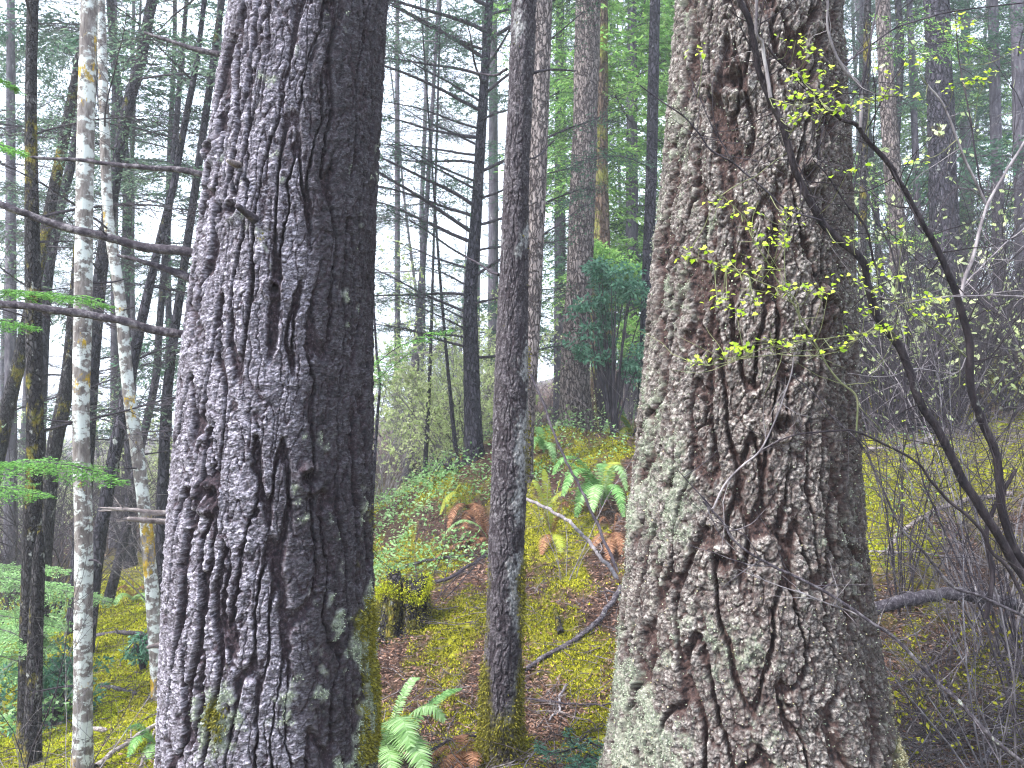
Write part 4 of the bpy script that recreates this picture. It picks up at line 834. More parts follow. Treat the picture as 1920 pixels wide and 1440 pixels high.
# hemlock saplings with flat sprays reaching into the picture
def spray_parts(curve, W, g, needle=.016, dens=1.0):
    """flat hemlock spray around a main axis curve (k,3)"""
    A = spline(curve, 30)[None]; L = np.linalg.norm(np.diff(A[0], axis=0), axis=1).sum(); n2 = int(L / .022)
    t = np.linspace(.05, .99, n2); p, d = along(A, np.zeros(n2, int), t); s = nrm(np.cross(d, [0, 0, 1.0])) * np.where(np.arange(n2) % 2, 1, -1)[:, None]
    L2 = W * (np.sin(np.pi * (t * .82 + .15)) ** .8) * (.6 + .5 * g.random(n2)); d2 = d * .9 + s + g.normal(0, .1, (n2, 3)); B = grow(p, d2, L2, 7, .07, -.45, g)
    k = 6; I = np.repeat(np.arange(n2), k); tt = np.tile(np.linspace(.15, .9, k), n2) ; p, d = along(B, I, tt); s = nrm(np.cross(d, [0, 0, 1.0])) * np.where(np.arange(len(I)) % 2, 1, -1)[:, None]
    L3 = L2[I] * (.5 - .35 * tt) * (.6 + .6 * g.random(len(I))); Cc = grow(p, d * .8 + s + g.normal(0, .12, (len(I), 3)), L3, 4, .08, -.3, g)
    wood = [tubes(A, np.linspace(.005, .0012, 30)[None], 6) + (0,), tubes(B, np.linspace(.0016, .0005, 7)[None].repeat(n2, 0), 3) + (0,)]
    fol = []
    for Cv, Lc in ((B, L2), (Cc, L3)):
        n = (Lc / .0036 * dens).astype(int) + 1; J = np.repeat(np.arange(len(Lc)), n); tv = g.random(len(J)); p, d = along(Cv, J, tv)
        s = nrm(np.cross(d, [0, 0, 1.0])) * g.choice([-1, 1], (len(J), 1)); fol.append(leaves(p, d * .45 + s + g.normal(0, .15, (len(J), 3)), needle * (.6 + .6 * g.random(len(J))), needle * .28, g=g, flat=.75) + (1,))
    return wood + fol
def spray_tree(name, label, base_px, Y, H, r, branches, mat, bark='darkbark', needle=.016, dens=1.0, seed=1):
    x = (base_px - 960) / F * Y; base = np.array([x, Y, float(gz(x, Y)) - .1]); root = thing(name, label, 'tree', base); g = np.random.default_rng(seed)
    zz = np.linspace(0, H, 6); pts = np.stack([x + .02 * np.sin(zz * 2), Y + 0 * zz, base[2] + zz], 1)
    mk('trunk', [trunk_mesh(pts, np.linspace(r, r * .4, 6), 10, seed, .06, .06)], MT[bark], root, base=base)
    for pl, W in branches:
        c = [np.array([x, Y, P(0, pl[0][1], Y)[2] + .04])] + [P(a, b, yy) for a, b, yy in pl]
        mk('branch', spray_parts(c, W, g, needle, dens), [MT['twig'], MT[mat]], root, base=base)
spray_tree('hemlock_sapling', 'young hemlock off the left edge whose green sprays reach in by the dead branches', -330, 3.6, 3.6, .035,
           [([(-80, 240, 3.3), (-20, 262, 3.2), (45, 290, 3.1)], .13), ([(-80, 548, 3.3), (20, 545, 3.2), (120, 552, 3.1), (210, 575, 3.05)], .16),
            ([(-90, 590, 3.5), (0, 600, 3.45), (60, 612, 3.4)], .16), ([(-80, 885, 3.2), (20, 868, 3.1), (130, 872, 3.0), (232, 905, 2.95)], .22), ([(-80, 925, 3.5), (0, 915, 3.45), (90, 930, 3.4)], .2),
            ([(-90, 130, 3.6), (-10, 145, 3.5), (30, 165, 3.5)], .12)], 'hemlock', seed=2)
spray_tree('hemlock_sapling', 'soft blue green hemlock sapling with layered sprays in the lower left corner', -60, 6.8, 2.6, .03,
           [([(0, 1080, 6.6), (60, 1095, 6.5), (130, 1110, 6.4), (210, 1130, 6.3)], .34), ([(-20, 1150, 6.6), (60, 1165, 6.5), (120, 1180, 6.3)], .36), ([(0, 1230, 6.6), (60, 1250, 6.4), (110, 1270, 6.3)], .34), ([(-20, 1060, 6.9), (50, 1062, 7.0), (130, 1070, 7.0)], .3), ([(0, 1180, 6.3), (30, 1190, 6.0), (100, 1220, 6.0)], .3)],
           'softgreen', needle=.03, dens=.5, seed=3)
spray_tree('hemlock_sapling', 'thin hemlock hidden behind the left fir, its feathery drooping spray in the gap', 640, 5.2, 2.6, .025,
           [([(690, 690, 5.1), (740, 655, 5.0), (800, 628, 4.9), (850, 618, 4.9)], .17), ([(690, 720, 5.1), (720, 700, 5.0), (770, 660, 4.9)], .15)], 'hemlock', needle=.022, dens=.45, seed=4)
spray_tree('fir_seedling', 'blue green fir seedling on the ground right of the middle tree foot', 1100, 3.7, .22, .008,
           [([(1040, 1412, 3.6), (1010, 1400, 3.6)], .10), ([(1140, 1405, 3.6), (1175, 1400, 3.6)], .10), ([(1075, 1395, 3.6), (1065, 1365, 3.6)], .08), ([(1090, 1430, 3.5), (1060, 1450, 3.4)], .10), ([(1130, 1430, 3.5), (1165, 1445, 3.4)], .10)], 'teal', needle=.024, dens=.6, seed=5)

# ------------------------------------------------------------------ ferns
def frond_parts(curve, W, g, npin=34, sag=.25, stem=.003):
    A = spline(curve, 24)[None]; L = np.linalg.norm(np.diff(A[0], axis=0), axis=1).sum()
    t = np.linspace(.12, .985, npin); V = []; Fc = []; o = 0
    for sgn in (1, -1):
        p, d = along(A, np.zeros(npin, int), t); s = nrm(np.cross(d, [0, 0, 1.0])) * sgn; nr = np.cross(d, s) * sgn
        Lp = W * np.sin(np.pi * np.clip(t * .80 + .17, 0, 1)) ** .7 * (.9 + .15 * g.random(npin)); dd = nrm(s + d * .38 + g.normal(0, .07, (npin, 3)))
        wd = L / npin * .5
        for q in range(npin):
            k = np.linspace(0, 1, 5)[:, None]; c = p[q] + dd[q] * Lp[q] * k + np.array([0, 0, -1]) * sag * Lp[q] * k ** 2
            ww = wd * np.array([.55, 1, .85, .55, .05])[:, None]; V.append(np.concatenate([c - d[q] * ww, c + d[q] * ww])); Fc.append(np.array([[a, a + 1, a + 6, a + 5] for a in range(4)]) + o); o += 10
    return [tubes(A, np.linspace(stem, stem * .3, 24)[None], 5) + (0,), (np.concatenate(V), np.concatenate(Fc), 0)]
def fern(label, px, py, Y, fronds, seed, name='sword_fern'):
    """fronds: (tip dx px, tip dy px, depth offset, rise px, width m, material)"""
    Yh = hitY(px, py, Y); Y = Yh if abs(Yh - Y) < 4 else Y; b = P(px, py, Y); zg = float(gz(b[0], b[1])); base = np.array([b[0], b[1], min(b[2], zg + .08)]); root = thing(name, label, 'fern', base); g = np.random.default_rng(seed)
    for (dx, dy, dY, rise, W, m) in fronds:
        tip = P(px + dx, py + dy, Y + dY); mid = base * .5 + tip * .5 + np.array([0, 0, rise / F * Y]); q1 = base * .82 + tip * .18 + np.array([0, 0, rise * .62 / F * Y]); q3 = base * .2 + tip * .8 + np.array([0, 0, rise * .7 / F * Y])
        mk('frond', frond_parts([base, q1, mid, q3, tip], W * .78, g, npin=60), MT[m], root, base=base)
fern('pale green sword fern at the foot of the huge left fir', 715, 1440, 4.0, [(120, -90, -.1, 60, .12, 'fernpale'), (55, -40, -.35, 70, .14, 'fernpale'), (150, -150, .3, 30, .07, 'fern'), (20, 10, -.4, 45, .13, 'fernpale'), (85, 20, -.4, 70, .14, 'fernpale'), (70, -170, .2, 40, .06, 'fernpale'), (-30, -50, -.2, 60, .12, 'fernpale')], 1)
fern('large green sword fern on the rise right of the middle tree', 1130, 950, 7.6, [(-95, -60, -.3, 60, .14, 'fern'), (-75, -20, -.5, 60, .14, 'fern'), (-50, 20, -.5, 55, .14, 'fern'), (-20, 10, -.6, 45, .14, 'fernpale'), (45, -30, -.3, 60, .12, 'fernpale'), (40, 20, -.5, 50, .12, 'fern'), (-85, -80, .2, 30, .12, 'fern'), (0, -75, .3, 30, .12, 'fern'), (30, -70, .2, 40, .12, 'fernyel'), (-110, 10, -.2, 40, .12, 'fernyel'),
     (10, 80, -.4, 10, .12, 'fernbrown'), (25, 70, -.3, 15, .12, 'fernbrown'), (-10, 90, -.4, 5, .12, 'fernbrown'), (35, 95, -.4, 0, .1, 'fernbrown')], 2)
fern('pale tipped fern high on the slope against the right fir', 1185, 820, 8.5, [(-60, -45, 0, 40, .11, 'fernpale'), (-65, 30, -.3, 55, .11, 'fernpale'), (-40, -70, .2, 20, .1, 'fern'), (10, -50, 0, 30, .1, 'fernpale'), (-30, 50, -.4, 40, .1, 'fernyel'), (-50, 5, -.3, 45, .11, 'fernyel'), (-20, 70, -.2, 0, .1, 'fernbrown'), (0, 60, -.3, 10, .1, 'fernbrown'), (-45, 60, -.2, 15, .1, 'fernbrown')], 3)
fern('small green fern behind the middle tree, left of the large fern', 1020, 850, 9.0, [(-45, -25, 0, 35, .11, 'fernpale'), (-30, 20, -.3, 40, .11, 'fern'), (30, -35, 0, 30, .1, 'fern'), (20, 20, -.3, 30, .1, 'softgreen'), (-10, -50, .2, 10, .1, 'fern')], 4)
fern('russet and pale fern half hidden behind the middle tree on its left', 915, 1010, 5.6, [(-95, 20, -.1, 45, .09, 'fernpale'), (-60, 75, -.2, 25, .11, 'fernbrown'), (-45, 95, -.3, 15, .1, 'fernbrown'), (-80, 100, .1, 10, .1, 'fernbrown'), (-50, -40, .1, 30, .1, 'fernbrown'), (-20, -60, .1, 20, .1, 'fernbrown'), (-85, 45, .2, 20, .08, 'fernbrown'), (-120, 60, -.2, 20, .08, 'fernbrown'), (-105, 85, -.3, 12, .08, 'fernbrown'), (-110, 15, .2, 30, .08, 'fernbrown'), (-70, 110, -.5, 10, .08, 'fernbrown'), (40, -40, .2, 25, .09, 'fernbrown')], 5)
fern('rusty dead fern under the yellow fronds left of the middle tree', 880, 960, 7.8, [(-40, 30, -.3, 30, .11, 'fernbrown'), (-30, -20, 0, 40, .1, 'fernyel'), (-55, 5, -.2, 40, .11, 'fernyel'), (20, 30, -.3, 30, .11, 'fernbrown'), (-10, 50, -.3, 20, .11, 'fernbrown'), (15, -25, 0, 40, .1, 'fern')], 6)
fern('yellowing upright fern clump in the dark hollow right of the middle tree', 1035, 1010, 7.0, [(-35, -110, .1, 20, .1, 'fernyel'), (-15, -130, .1, 10, .1, 'fernyel'), (15, -110, 0, 20, .1, 'fernyel'), (-40, -60, 0, 30, .1, 'fernbrown'), (30, -60, -.1, 30, .1, 'fernbrown'), (-20, 30, -.3, 20, .1, 'fernbrown'), (20, 30, -.3, 20, .1, 'fernyel')], 7)
fern('dried rust brown fern heap against the right fir foot', 1150, 1010, 6.2, [(-40, 20, -.3, 20, .1, 'fernbrown'), (-10, 40, -.4, 20, .1, 'fernbrown'), (15, 30, -.3, 25, .1, 'fernbrown'), (-30, -20, 0, 30, .1, 'fernbrown'), (10, -30, 0, 30, .1, 'fernbrown')], 8)
fern('rusty dead fern on the ground at the foot of the middle tree', 880, 1430, 4.1, [(-50, 10, -.2, 20, .09, 'fernbrown'), (-70, -15, 0, 20, .08, 'fernbrown'), (-20, -50, .1, 15, .08, 'fernbrown'), (10, 10, -.3, 25, .08, 'fernbrown'), (-45, 40, -.3, 20, .09, 'fernbrown')], 9)
fern('green fern frond low beside the fallen pole at the lower left', 290, 1400, 4.4, [(-60, -20, 0, 30, .08, 'fern'), (-50, 20, -.2, 30, .08, 'fern'), (-15, 40, -.2, 20, .08, 'fernpale')], 10)
fern('low brown and green fern at the far end of the yellow moss', 250, 1130, 11, [(-30, -20, 0, 20, .12, 'fernbrown'), (25, -20, 0, 20, .12, 'fernbrown'), (-35, 5, -.3, 20, .12, 'softgreen'), (30, 5, -.3, 20, .12, 'softgreen'), (0, -35, 0, 10, .12, 'fernbrown')], 11)

# ------------------------------------------------------------------ stump
def stump():
    b = P(757, 1175, hitY(757, 1175, 5.6)); print('stump', b); zg = float(gz(b[0], b[1])); base = np.array([b[0], b[1], zg - .1]); root = thing('mossy_stump', 'short rotten stump capped with bright moss right of the huge left fir', 'stump', base)
    n = 90; rows = 40; th = np.linspace(0, 2 * np.pi, n, endpoint=False); z = np.linspace(0, 1, rows)[:, None]
    top = .38 + .05 * np.sin(th * 3 + 1) + .09 * pn(np.cos(th) * 2, np.sin(th) * 2, 0 * th, 5) + .04 * pn(np.cos(th) * 7, np.sin(th) * 7, 0 * th, 6); gap = np.exp(-((th - 4.75 + 0) / .16) ** 2)
    R = (.215 - .03 * z) * (1 + .10 * pn(np.cos(th) * 2 + 0 * z, np.sin(th) * 2 + 0 * z, z, 7) + .05 * pn(np.cos(th) * 8 + 0 * z, np.sin(th) * 8 + 0 * z, z * 2, 8)) * (1 + .25 * (1 - z) ** 3) * (1 - .40 * gap * ss(.08, .35, z) )
    V = np.stack([base[0] + np.cos(th) * R, base[1] + np.sin(th) * R, base[2] + z * (top + .08)], -1)
    inn = V[-1:] * 1.0; c = base + [0, 0, .38]; inner = [c * (1 - k) + inn[0] * k + np.array([0, 0, -.06 * (1 - k)]) for k in (.7, .35, .02)]
    V = np.concatenate([V, np.stack(inner)]); rows += 3; idx = np.arange(rows * n).reshape(rows, n); q = np.stack([idx[:-1], np.roll(idx, -1, 1)[:-1], np.roll(idx, -1, 1)[1:], idx[1:]], -1).reshape(-1, 4)
    s = mk('stump_wood', [(V.reshape(-1, 3), q)], MT['mosstrunk'], root, base=base)
    g = np.random.default_rng(3)
    for nm, mat, n_, lo in (('moss_cap', 'brightmoss', 5000, .86), ('moss_skirt', 'barkmoss', 5000, .05)):
        i = g.integers(int(40 * lo), 41, n_) if nm == 'moss_cap' else g.integers(1, 38, n_); j = g.integers(0, n, n_)
        v = V[i, j] + g.normal(0, .01, (n_, 3)); k = np.exp(-((th[j] - 4.75) / .15) ** 2) < .5; v = v[k]; jj = j[k]
        d = np.stack([np.cos(th[jj]) * .6, np.sin(th[jj]) * .6, -.2 + 0 * jj], 1) + g.normal(0, .5, (len(v), 3))
        d = d + g.normal(0, .5, d.shape); v = v + g.normal(0, .012, v.shape) - np.array([0, 0, .02])
        mk(nm, [leaves(v, d, .024 * (.6 + .6 * g.random(len(v))), .007, g=g, flat=.1)], MT[mat], root, base=base)
stump()

# ------------------------------------------------------------------ fallen branches and ground sticks
def fallen(label, pl, w0, w1, mat='deadwood', name='fallen_branch', twigs=3, seed=1, mossy=0, wob=.015, lying=True):
    if lying and name != 'leaning_branch':
        q = [hitY(x, y, Y0, .045) for x, y, Y0 in pl]; pl = [(x, y, float(np.clip(h_, Y0 - 1.5, Y0 + 3))) for (x, y, Y0), h_ in zip(pl, q)]
    pts = [P(*p) for p in pl]; Y = pl[0][2]; base = pts[0]
    parts = [limb(pts, w0 / 2 / F * Y, w1 / 2 / F * pl[-1][2], n=60, sides=11, rough=.14, seed=seed, wob=wob)]; a = spline(pts, 20); g = np.random.default_rng(seed)
    for k in range(twigs):
        j = g.integers(4, 18); d = g.normal(0, 1, 3); d[2] = abs(d[2]); d /= np.linalg.norm(d); l = g.uniform(.08, .3)
        parts.append(limb([a[j], a[j] + d * l * .5, a[j] + d * l + g.normal(0, .03, 3)], w0 / 2 / F * Y * .35, .0012, n=10, sides=5))
    o = mk(name, parts, MT[mat], base=base); tag(o, label, 'branch' if name != 'fallen_log' else 'log'); return o
fallen('thick grey arching fallen limb right of the foot of the right fir', [(1622, 1146, 4.6), (1690, 1128, 4.6), (1750, 1116, 4.7), (1810, 1114, 4.8), (1870, 1126, 4.8), (1930, 1140, 4.9), (2050, 1200, 5.0)], 24, 22, lying=False, twigs=2, seed=3)
fallen('pale curved branch lying on the moss between the middle tree and right fir', [(985, 1256, 5.0), (1020, 1232, 5.0), (1080, 1198, 5.1), (1120, 1165, 5.2), (1150, 1125, 5.3), (1165, 1100, 5.3)], 8, 10, seed=4)
fallen('thin branch slanting up from behind the middle tree to the right fir', [(985, 935, 5.0), (1030, 955, 4.6), (1075, 985, 4.3), (1115, 1030, 4.0), (1160, 1085, 3.4)], 6, 8, mat='paletwig', seed=5, name='leaning_branch')
fallen('dark thin sapling stem crossing the ferns down to the right fir', [(990, 690, 6.2), (1020, 760, 6.0), (1045, 830, 5.8), (1070, 880, 5.6), (1110, 960, 5.4), (1160, 1075, 5.0)], 4, 6, mat='twig', seed=6, name='leaning_branch', twigs=6)
fallen('pale forked stick on the moss left of the right fir foot', [(1062, 1284, 4.5), (1050, 1305, 4.45), (1048, 1330, 4.35), (1030, 1350, 4.3)], 5, 4, mat='paletwig', seed=7, twigs=2)
fallen('dark curved stick on the moss just right of the middle tree', [(990, 1310, 4.5), (1050, 1318, 4.4), (1100, 1322, 4.35), (1150, 1320, 4.3)], 4, 3, mat='twig', seed=8)
fallen('pale broken pole slanting across the lower left corner', [(180, 1438, 4.3), (230, 1400, 4.5), (290, 1360, 4.7), (350, 1320, 4.9)], 12, 9, mat='palewood', seed=9)
fallen('thin brown pole leaning beside the pale pole at the lower left', [(262, 1440, 4.4), (280, 1395, 4.5), (300, 1350, 4.6), (330, 1290, 4.7)], 5, 4, mat='palewood', seed=10)
fallen('grey log lying across the yellow moss at the left', [(180, 1192, 9.2), (230, 1186, 9.2), (275, 1190, 9.2), (330, 1200, 9.2)], 9, 7, seed=11, name='fallen_log')
fallen('short dead log on the moss below the grey log', [(190, 1285, 7.0), (220, 1292, 7.0), (255, 1300, 6.9)], 9, 7, seed=12, name='fallen_log')
fallen('pale fallen log behind the foot of the straight alder', [(40, 1352, 5.9), (110, 1355, 5.9), (200, 1370, 5.9)], 10, 9, mat='palewood', seed=13, name='fallen_log')
fallen('curved pale branch on the moss bank at the right', [(1665, 1040, 6.0), (1675, 1015, 6.0), (1700, 990, 6.1), (1760, 955, 6.2), (1820, 935, 6.3), (1900, 925, 6.4)], 8, 9, mat='palewood', seed=14)
fallen('straight thin stick lying level on the moss bank at the right', [(1630, 1034, 5.6), (1720, 1036, 5.6), (1800, 1048, 5.6), (1900, 1070, 5.6)], 4, 3, mat='paletwig', seed=15)
fallen('long pale stick lying on the crest of the moss bank', [(1625, 842, 8.0), (1700, 838, 8.0), (1760, 815, 8.2), (1850, 790, 8.4), (1930, 760, 8.6)], 8, 6, mat='palewood', seed=16)
fallen('dark stick on the brown litter above the stump', [(715, 1085, 7.0), (760, 1062, 7.0), (820, 1048, 7.0), (880, 1040, 7.0)], 6, 4, mat='twig', seed=17)
fallen('dark forked stick right of the stump', [(800, 1095, 6.0), (840, 1085, 6.0), (880, 1060, 6.1), (912, 1040, 6.2)], 7, 5, mat='twig', seed=18)
fallen('thick pale root like branch low at the right edge', [(1845, 1430, 3.9), (1880, 1340, 4.1), (1900, 1260, 4.3), (1930, 1180, 4.5)], 7, 7, mat='deadwood', seed=19)
fallen('slanting brown stick crossing the mossy tangle at the lower right', [(1700, 1275, 4.4), (1740, 1250, 4.4), (1790, 1200, 4.5), (1850, 1130, 4.6), (1890, 1090, 4.7)], 5, 4, mat='deadwood', seed=20)
fallen('bent stick rising left of the fallen limb at the lower right', [(1660, 1290, 4.3), (1720, 1270, 4.3), (1745, 1240, 4.2), (1770, 1180, 4.2)], 4, 3, mat='twig', seed=21)
fallen('mossy short peg of broken wood on the moss right of the middle tree', [(1052, 1188, 5.2), (1046, 1165, 5.2), (1040, 1142, 5.2)], 13, 8, mat='mosstrunk', seed=22, twigs=0)
fallen('brown dead bough lying left of the middle tree foot', [(780, 1430, 4.0), (820, 1400, 4.1), (860, 1385, 4.2), (895, 1380, 4.3)], 6, 4, mat='twig', seed=23)
fallen('reddish bark slab stick below the stump', [(705, 1205, 5.2), (735, 1185, 5.3), (765, 1168, 5.3)], 8, 6, mat='redbark', seed=24, twigs=0)

# ------------------------------------------------------------------ the leafy shrub in front of the right fir
def leafset(p, g, s=.02):
    """lobed young leaves hanging at points p"""
    V = []; Fc = []; o = 0
    for q in p:
        for k in range(g.integers(5, 10)):
            a = g.uniform(0, 6.28); d = nrm(np.array([math.cos(a), math.sin(a) * .7, g.uniform(-.7, .25)])); c = q + g.normal(0, 1, 3) * s * np.array([2.0, 1.2, .8]); L = s * g.uniform(.8, 1.5)
            up = nrm(np.array([g.normal(0, .35), g.normal(-.5, .35), 1.0])); sd = nrm(np.cross(d, up))
            outl = [(0, 0), (.18, .30), (.10, .52), (.42, .42), (.55, .60), (.68, .32), (1.0, 0), (.68, -.32), (.55, -.60), (.42, -.42), (.10, -.52), (.18, -.30)]
            pts = np.array([c + d * L * a_ + sd * L * b_ + up * (abs(b_) * .25 * L) - up * L * .18 * a_ ** 2 for a_, b_ in outl]); mid = c + d * L * .45 - up * L * .02
            V.append(np.vstack([pts, mid])); n = len(pts); Fc.append(np.array([[i, (i + 1) % n, n] for i in range(n)]) + o); o += n + 1
    return np.concatenate(V), np.concatenate(Fc)
def px3(pl, Y0, Y1, n):
    pts = [P(x, y, Y0 + (Y1 - Y0) * i / (len(pl) - 1)) for i, (x, y) in enumerate(pl)]; return pts
SB = {  # name: (polyline, depth start, depth end, width start, width end, material)
 'A': ([(1380, -60), (1387, 0), (1406, 39), (1415, 88), (1424, 135), (1442, 184), (1467, 234), (1484, 294), (1498, 336), (1523, 386), (1541, 418), (1576, 453), (1619, 492), (1628, 540), (1647, 600), (1679, 640), (1704, 692), (1725, 756), (1754, 799), (1782, 852), (1807, 905), (1842, 958), (1877, 1011), (1895, 1046), (1925, 1090), (1990, 1200), (2080, 1400)], 2.2, 2.75, 10, 18, 'shrubstem'),
 'A2': ([(1418, -60), (1420, 0), (1417, 64), (1429, 81), (1436, 117), (1443, 184)], 2.18, 2.27, 7, 9, 'paletwig'),
 'B': ([(1440, 90), (1459, 113), (1488, 138), (1520, 166), (1551, 202), (1580, 223), (1605, 234), (1629, 266), (1658, 297), (1679, 329), (1700, 365), (1725, 411), (1746, 446), (1771, 496), (1785, 530), (1803, 586), (1817, 639), (1821, 728), (1838, 781), (1867, 852), (1881, 958), (1895, 1011), (1925, 1070), (1990, 1180), (2060, 1380)], 2.3, 2.8, 4, 18, 'shrubstem'),
 'B2': ([(1552, -60), (1552, 0), (1552, 53), (1562, 88), (1587, 135), (1612, 166), (1615, 238)], 2.3, 2.42, 4, 8, 'paletwig'),
 'B3': ([(1660, -60), (1649, 0), (1633, 71), (1622, 142), (1612, 177)], 2.35, 2.4, 4, 5, 'twig'),
 'B4': ([(1583, 120), (1626, 88), (1683, 53), (1771, 25), (1925, 5)], 2.4, 2.5, 5, 3, 'twig'),
 'C': ([(1200, 160), (1240, 191), (1286, 220), (1307, 248), (1332, 280), (1375, 305), (1399, 329), (1442, 365), (1474, 393), (1541, 416)], 2.15, 2.32, 3, 5, 'twig'),
 'C2': ([(1293, 142), (1321, 209), (1350, 262), (1375, 305)], 2.15, 2.22, 2, 3.4, 'twig'),
 'D': ([(1318, 940), (1357, 982), (1375, 1014), (1417, 1043), (1452, 1064), (1509, 1089), (1559, 1117), (1622, 1160), (1665, 1188), (1711, 1230), (1754, 1276), (1796, 1315), (1839, 1361), (1877, 1397), (1925, 1440), (2000, 1520)], 2.35, 2.45, 5, 11, 'deadwood'),
 'D2': ([(1385, 1068), (1440, 1092), (1500, 1110), (1560, 1135), (1622, 1160)], 2.35, 2.42, 2, 4, 'paletwig'),
 'D3': ([(1270, 880), (1300, 915), (1337, 955)], 2.3, 2.36, 2, 3.5, 'twig'),
 'E': ([(1337, 954), (1357, 912), (1392, 873), (1424, 845), (1452, 792), (1470, 746), (1481, 707), (1490, 660)], 2.35, 2.3, 5, 3, 'paletwig'),
 'E2': ([(1424, 848), (1467, 824), (1509, 811), (1580, 808), (1615, 813), (1658, 834), (1722, 870), (1747, 905), (1785, 944), (1835, 986), (1860, 1036), (1895, 1075), (1960, 1200)], 2.35, 2.5, 3, 9, 'shrubstem'),
 'Fb': ([(1480, 700), (1530, 742), (1559, 781), (1587, 806), (1619, 838), (1637, 877), (1665, 940), (1693, 993), (1732, 1036), (1761, 1071), (1792, 1103), (1842, 1121), (1925, 1158), (2000, 1200)], 2.4, 2.6, 2.5, 8, 'deadwood'),
 'G': ([(1739, 159), (1771, 202), (1803, 283), (1828, 340), (1849, 386)], 2.7, 2.8, 4, 7, 'paletwig'),
 'G2': ([(1960, 200), (1920, 266), (1884, 326), (1849, 390), (1835, 436), (1822, 490), (1807, 530), (1800, 570), (1808, 620)], 2.8, 2.75, 5, 10, 'paletwig'),
 'H': ([(1282, 678), (1346, 682), (1424, 657), (1488, 643), (1541, 636), (1598, 629), (1665, 618), (1679, 640)], 2.1, 2.5, 1.6, 3.2, 'greentwig'),
 'H2': ([(1340, 672), (1420, 668), (1500, 658), (1570, 652), (1640, 622)], 2.15, 2.45, 1.4, 2.4, 'greentwig'),
 'I': ([(1335, 365), (1360, 372), (1396, 411), (1410, 443), (1442, 496), (1456, 522), (1484, 568), (1513, 615), (1541, 668), (1576, 714), (1605, 746), (1607, 820)], 2.2, 2.4, 2.0, 4.5, 'greentwig'),
 'J': ([(1279, 480), (1346, 494), (1389, 512), (1438, 533), (1488, 558), (1500, 600)], 2.2, 2.3, 1.6, 3.0, 'greentwig'),
 'K': ([(1600, 530), (1654, 558), (1697, 569), (1754, 558), (1850, 554), (1930, 556)], 2.4, 2.6, 2, 4, 'paletwig'),
 'L': ([(1640, 535), (1686, 569), (1718, 593), (1771, 632), (1812, 668)], 2.4, 2.6, 2, 3.5, 'greentwig'),
 'Mm': ([(1475, 390), (1474, 430), (1470, 480), (1474, 540)], 2.3, 2.3, 2, 2, 'greentwig'),
 'Nn': ([(1590, 700), (1660, 706), (1720, 690), (1790, 700), (1812, 668)], 2.5, 2.7, 2, 3, 'paletwig'),
 'Oo': ([(1530, 245), (1548, 205), (1535, 290), (1532, 310)], 2.4, 2.4, 2, 2, 'twig'),
 'Pp': ([(1525, 300), (1550, 330), (1590, 385), (1612, 410), (1628, 440), (1640, 500)], 2.4, 2.5, 3, 6, 'shrubstem'),
 'Qq': ([(1930, 420), (1870, 470), (1820, 520), (1790, 560)], 3.0, 2.8, 3, 4, 'paletwig'),
 'Rr': ([(1790, 20), (1800, 120), (1820, 230), (1835, 330), (1849, 386)], 2.7, 2.8, 3, 5, 'twig'),
 'Ss': ([(1905, 880), (1870, 940), (1850, 1000), (1860, 1080), (1850, 1160)], 3.2, 3.1, 8, 12, 'shrubstem'),
}
clusters = [(1345, 372), (1380, 385), (1395, 402), (1415, 430), (1463, 435), (1475, 393), (1485, 412), (1460, 452), (1430, 455), (1290, 478), (1310, 470), (1345, 495), (1380, 485), (1395, 515), (1430, 505), (1443, 455), (1470, 540), (1500, 535), (1520, 540), (1350, 570), (1345, 560), (1362, 556), (1380, 582), (1418, 560), (1408, 575), (1460, 545), (1552, 553), (1545, 545), (1590, 515), (1583, 455), (1600, 450), (1632, 500), (1620, 525), (1645, 492), (1682, 515), (1690, 455), (1672, 425), (1635, 540), (1622, 578), (1640, 578), (1650, 615), (1668, 612), (1680, 632), (1380, 655), (1395, 650), (1445, 640), (1458, 645), (1375, 655), (1500, 635), (1580, 650), (1600, 625), (1730, 560), (1742, 562), (1760, 558), (1710, 580), (1750, 595), (1760, 594), (1308, 674), (1322, 674),
            (1318, 94), (1484, 73), (1492, 76), (1516, 92), (1517, 105), (1500, 142), (1507, 143), (1539, 135), (1502, 177), (1495, 182), (1552, 168), (1560, 175), (1550, 185), (1569, 205), (1578, 205), (1589, 198), (1495, 220), (1503, 222), (1459, 195), (1537, 209), (1541, 212), (1651, 133), (1633, 184), (1628, 190), (1668, 172), (1680, 172), (1732, 181), (1722, 110), (1718, 115), (1792, 32), (1800, 45), (1782, 53), (1821, 74), (1828, 152), (1820, 148), (1836, 155), (1856, 138), (1789, 163), (1902, 96), (1718, 301), (1590, 322), (1540, 455), (1505, 445), (1872, 570), (1378, 22), (1765, 90), (1810, 125)]
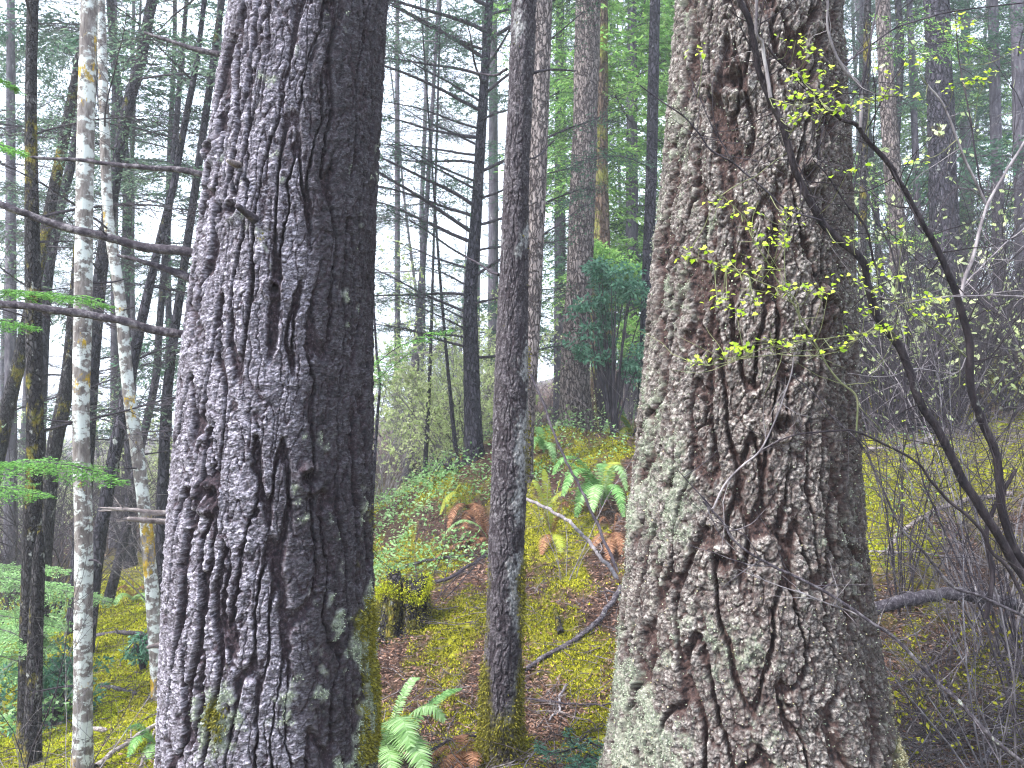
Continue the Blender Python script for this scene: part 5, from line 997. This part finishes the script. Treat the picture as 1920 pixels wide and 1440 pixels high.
def leafy_shrub():
    base = P(1990, 1500, 3.0); base[2] = float(gz(base[0], base[1])) - .05
    root = thing('vine_maple', 'vine maple with young lime leaves on dark stems arching before the right fir', 'shrub', base); g = np.random.default_rng(8)
    allp = []
    for k, (nm, (pl, y0, y1, w0, w1, mat)) in enumerate(SB.items()):
        pts = px3(pl, y0, y1, 0)
        if nm in ('A', 'B'): pts = pts + [base + np.array([g.normal(0, .05), g.normal(0, .05), 0])]
        C = spline(pts, 80); allp.append(C)
        parts = [limb(pts, w0 * (.52 if nm in ('A', 'B') else .38) / F * y0, w1 * (.48 if nm in ('A', 'B') else .40) / F * y1, n=110 if len(pl) > 8 else 40, sides=10 if w1 > 6 else 6, rough=.12, seed=k + 60, wob=.006, tip=False)]
        L = np.linalg.norm(np.diff(C, axis=0), axis=1).sum(); n2 = int(L * (14 if w1 > 6 else 16))
        if n2 and nm not in ('A', 'B', 'D'):
            I = np.zeros(n2, int); p, d = along(C[None], I, g.random(n2)); B = grow(p, d * g.choice([-1, 1], (n2, 1)) * .6 + g.normal(0, .6, (n2, 3)) * [1, .4, .8], .05 + .24 * g.random(n2) ** 1.5, 7, .14, .1, g)
            parts.append(tubes(B, np.linspace(.0014, .0005, 7)[None].repeat(n2, 0), 4))
        elif nm in ('A', 'B', 'D'):
            n2 = 34 if nm != 'D' else 16; p, d = along(C[None], np.zeros(n2, int), g.random(n2) * .8); B = grow(p, d * -.3 + g.normal(0, .7, (n2, 3)) * [1, .4, .8], .08 + .35 * g.random(n2), 9, .12, .1, g)
            parts.append(tubes(B, np.linspace(.0022, .0006, 9)[None].repeat(n2, 0), 4))
        mk('branch', parts, MT[mat], root, base=base)
    allp = np.concatenate(allp)
    # twigs that carry the leaves
    for (x, y) in clusters[:100]:
        Y = 2.18 if x < 1600 else 2.4
        if x > 1700 and y < 400: Y = 2.65
        q = P(x, y, Y + g.normal(0, .03)); j = np.argmin(((allp - q) ** 2).sum(1) + .03 * (allp[:, 0] < q[0])); a = allp[j]
        m_ = a * .5 + q * .5 + np.array([0, 0, -.02]); tw = tubes(spline([a, m_, q], 8)[None], np.linspace(.0016, .0007, 8)[None], 4)
        lv = leafset([q], g, .0115); mk('leafy_twig', [tw + (0,), lv + (1,)], [MT['greentwig'], MT['lime']], root, base=base, smooth=False)
leafy_shrub()
# thin crossing twigs of a second, bare shrub at the right edge
for k, (px, Y, lab) in enumerate(((1880, 3.4, 'bare shrub with long dark stems rising behind the vine maple at the right'), (1990, 3.2, 'bare shrub leaning in from outside the right edge'))):
    shrub(lab, px, Y, 300 + k, n=9, H=2.9, spread=.28, r=.0055, mat='twig' if k else 'paletwig', twn=12, lean=(-.12, 0))

# ------------------------------------------------------------------ the damp air: one even box of haze round the whole wood
m, N, Lk = M('haze'); v = N.new('ShaderNodeVolumePrincipled'); v.inputs['Color'].default_value = (.93, .97, 1, 1); v.inputs['Density'].default_value = .0032; v.inputs['Anisotropy'].default_value = .2
o_ = N.new('ShaderNodeOutputMaterial'); Lk.new(v.outputs[0], o_.inputs['Volume'])
hx0, hx1, hy0, hy1, hz0, hz1 = -185., 187., -14., 195., -20., 24.
hv = np.array([[x, y, z] for x in (hx0, hx1) for y in (hy0, hy1) for z in (hz0, hz1)]); hf = np.array([[0, 1, 3, 2], [4, 6, 7, 5], [0, 4, 5, 1], [2, 3, 7, 6], [0, 2, 6, 4], [1, 5, 7, 3]])
tag(mk('haze', [(hv, hf)], m, smooth=False), 'thin pale mist hanging through the whole wood', 'haze', kind='stuff')
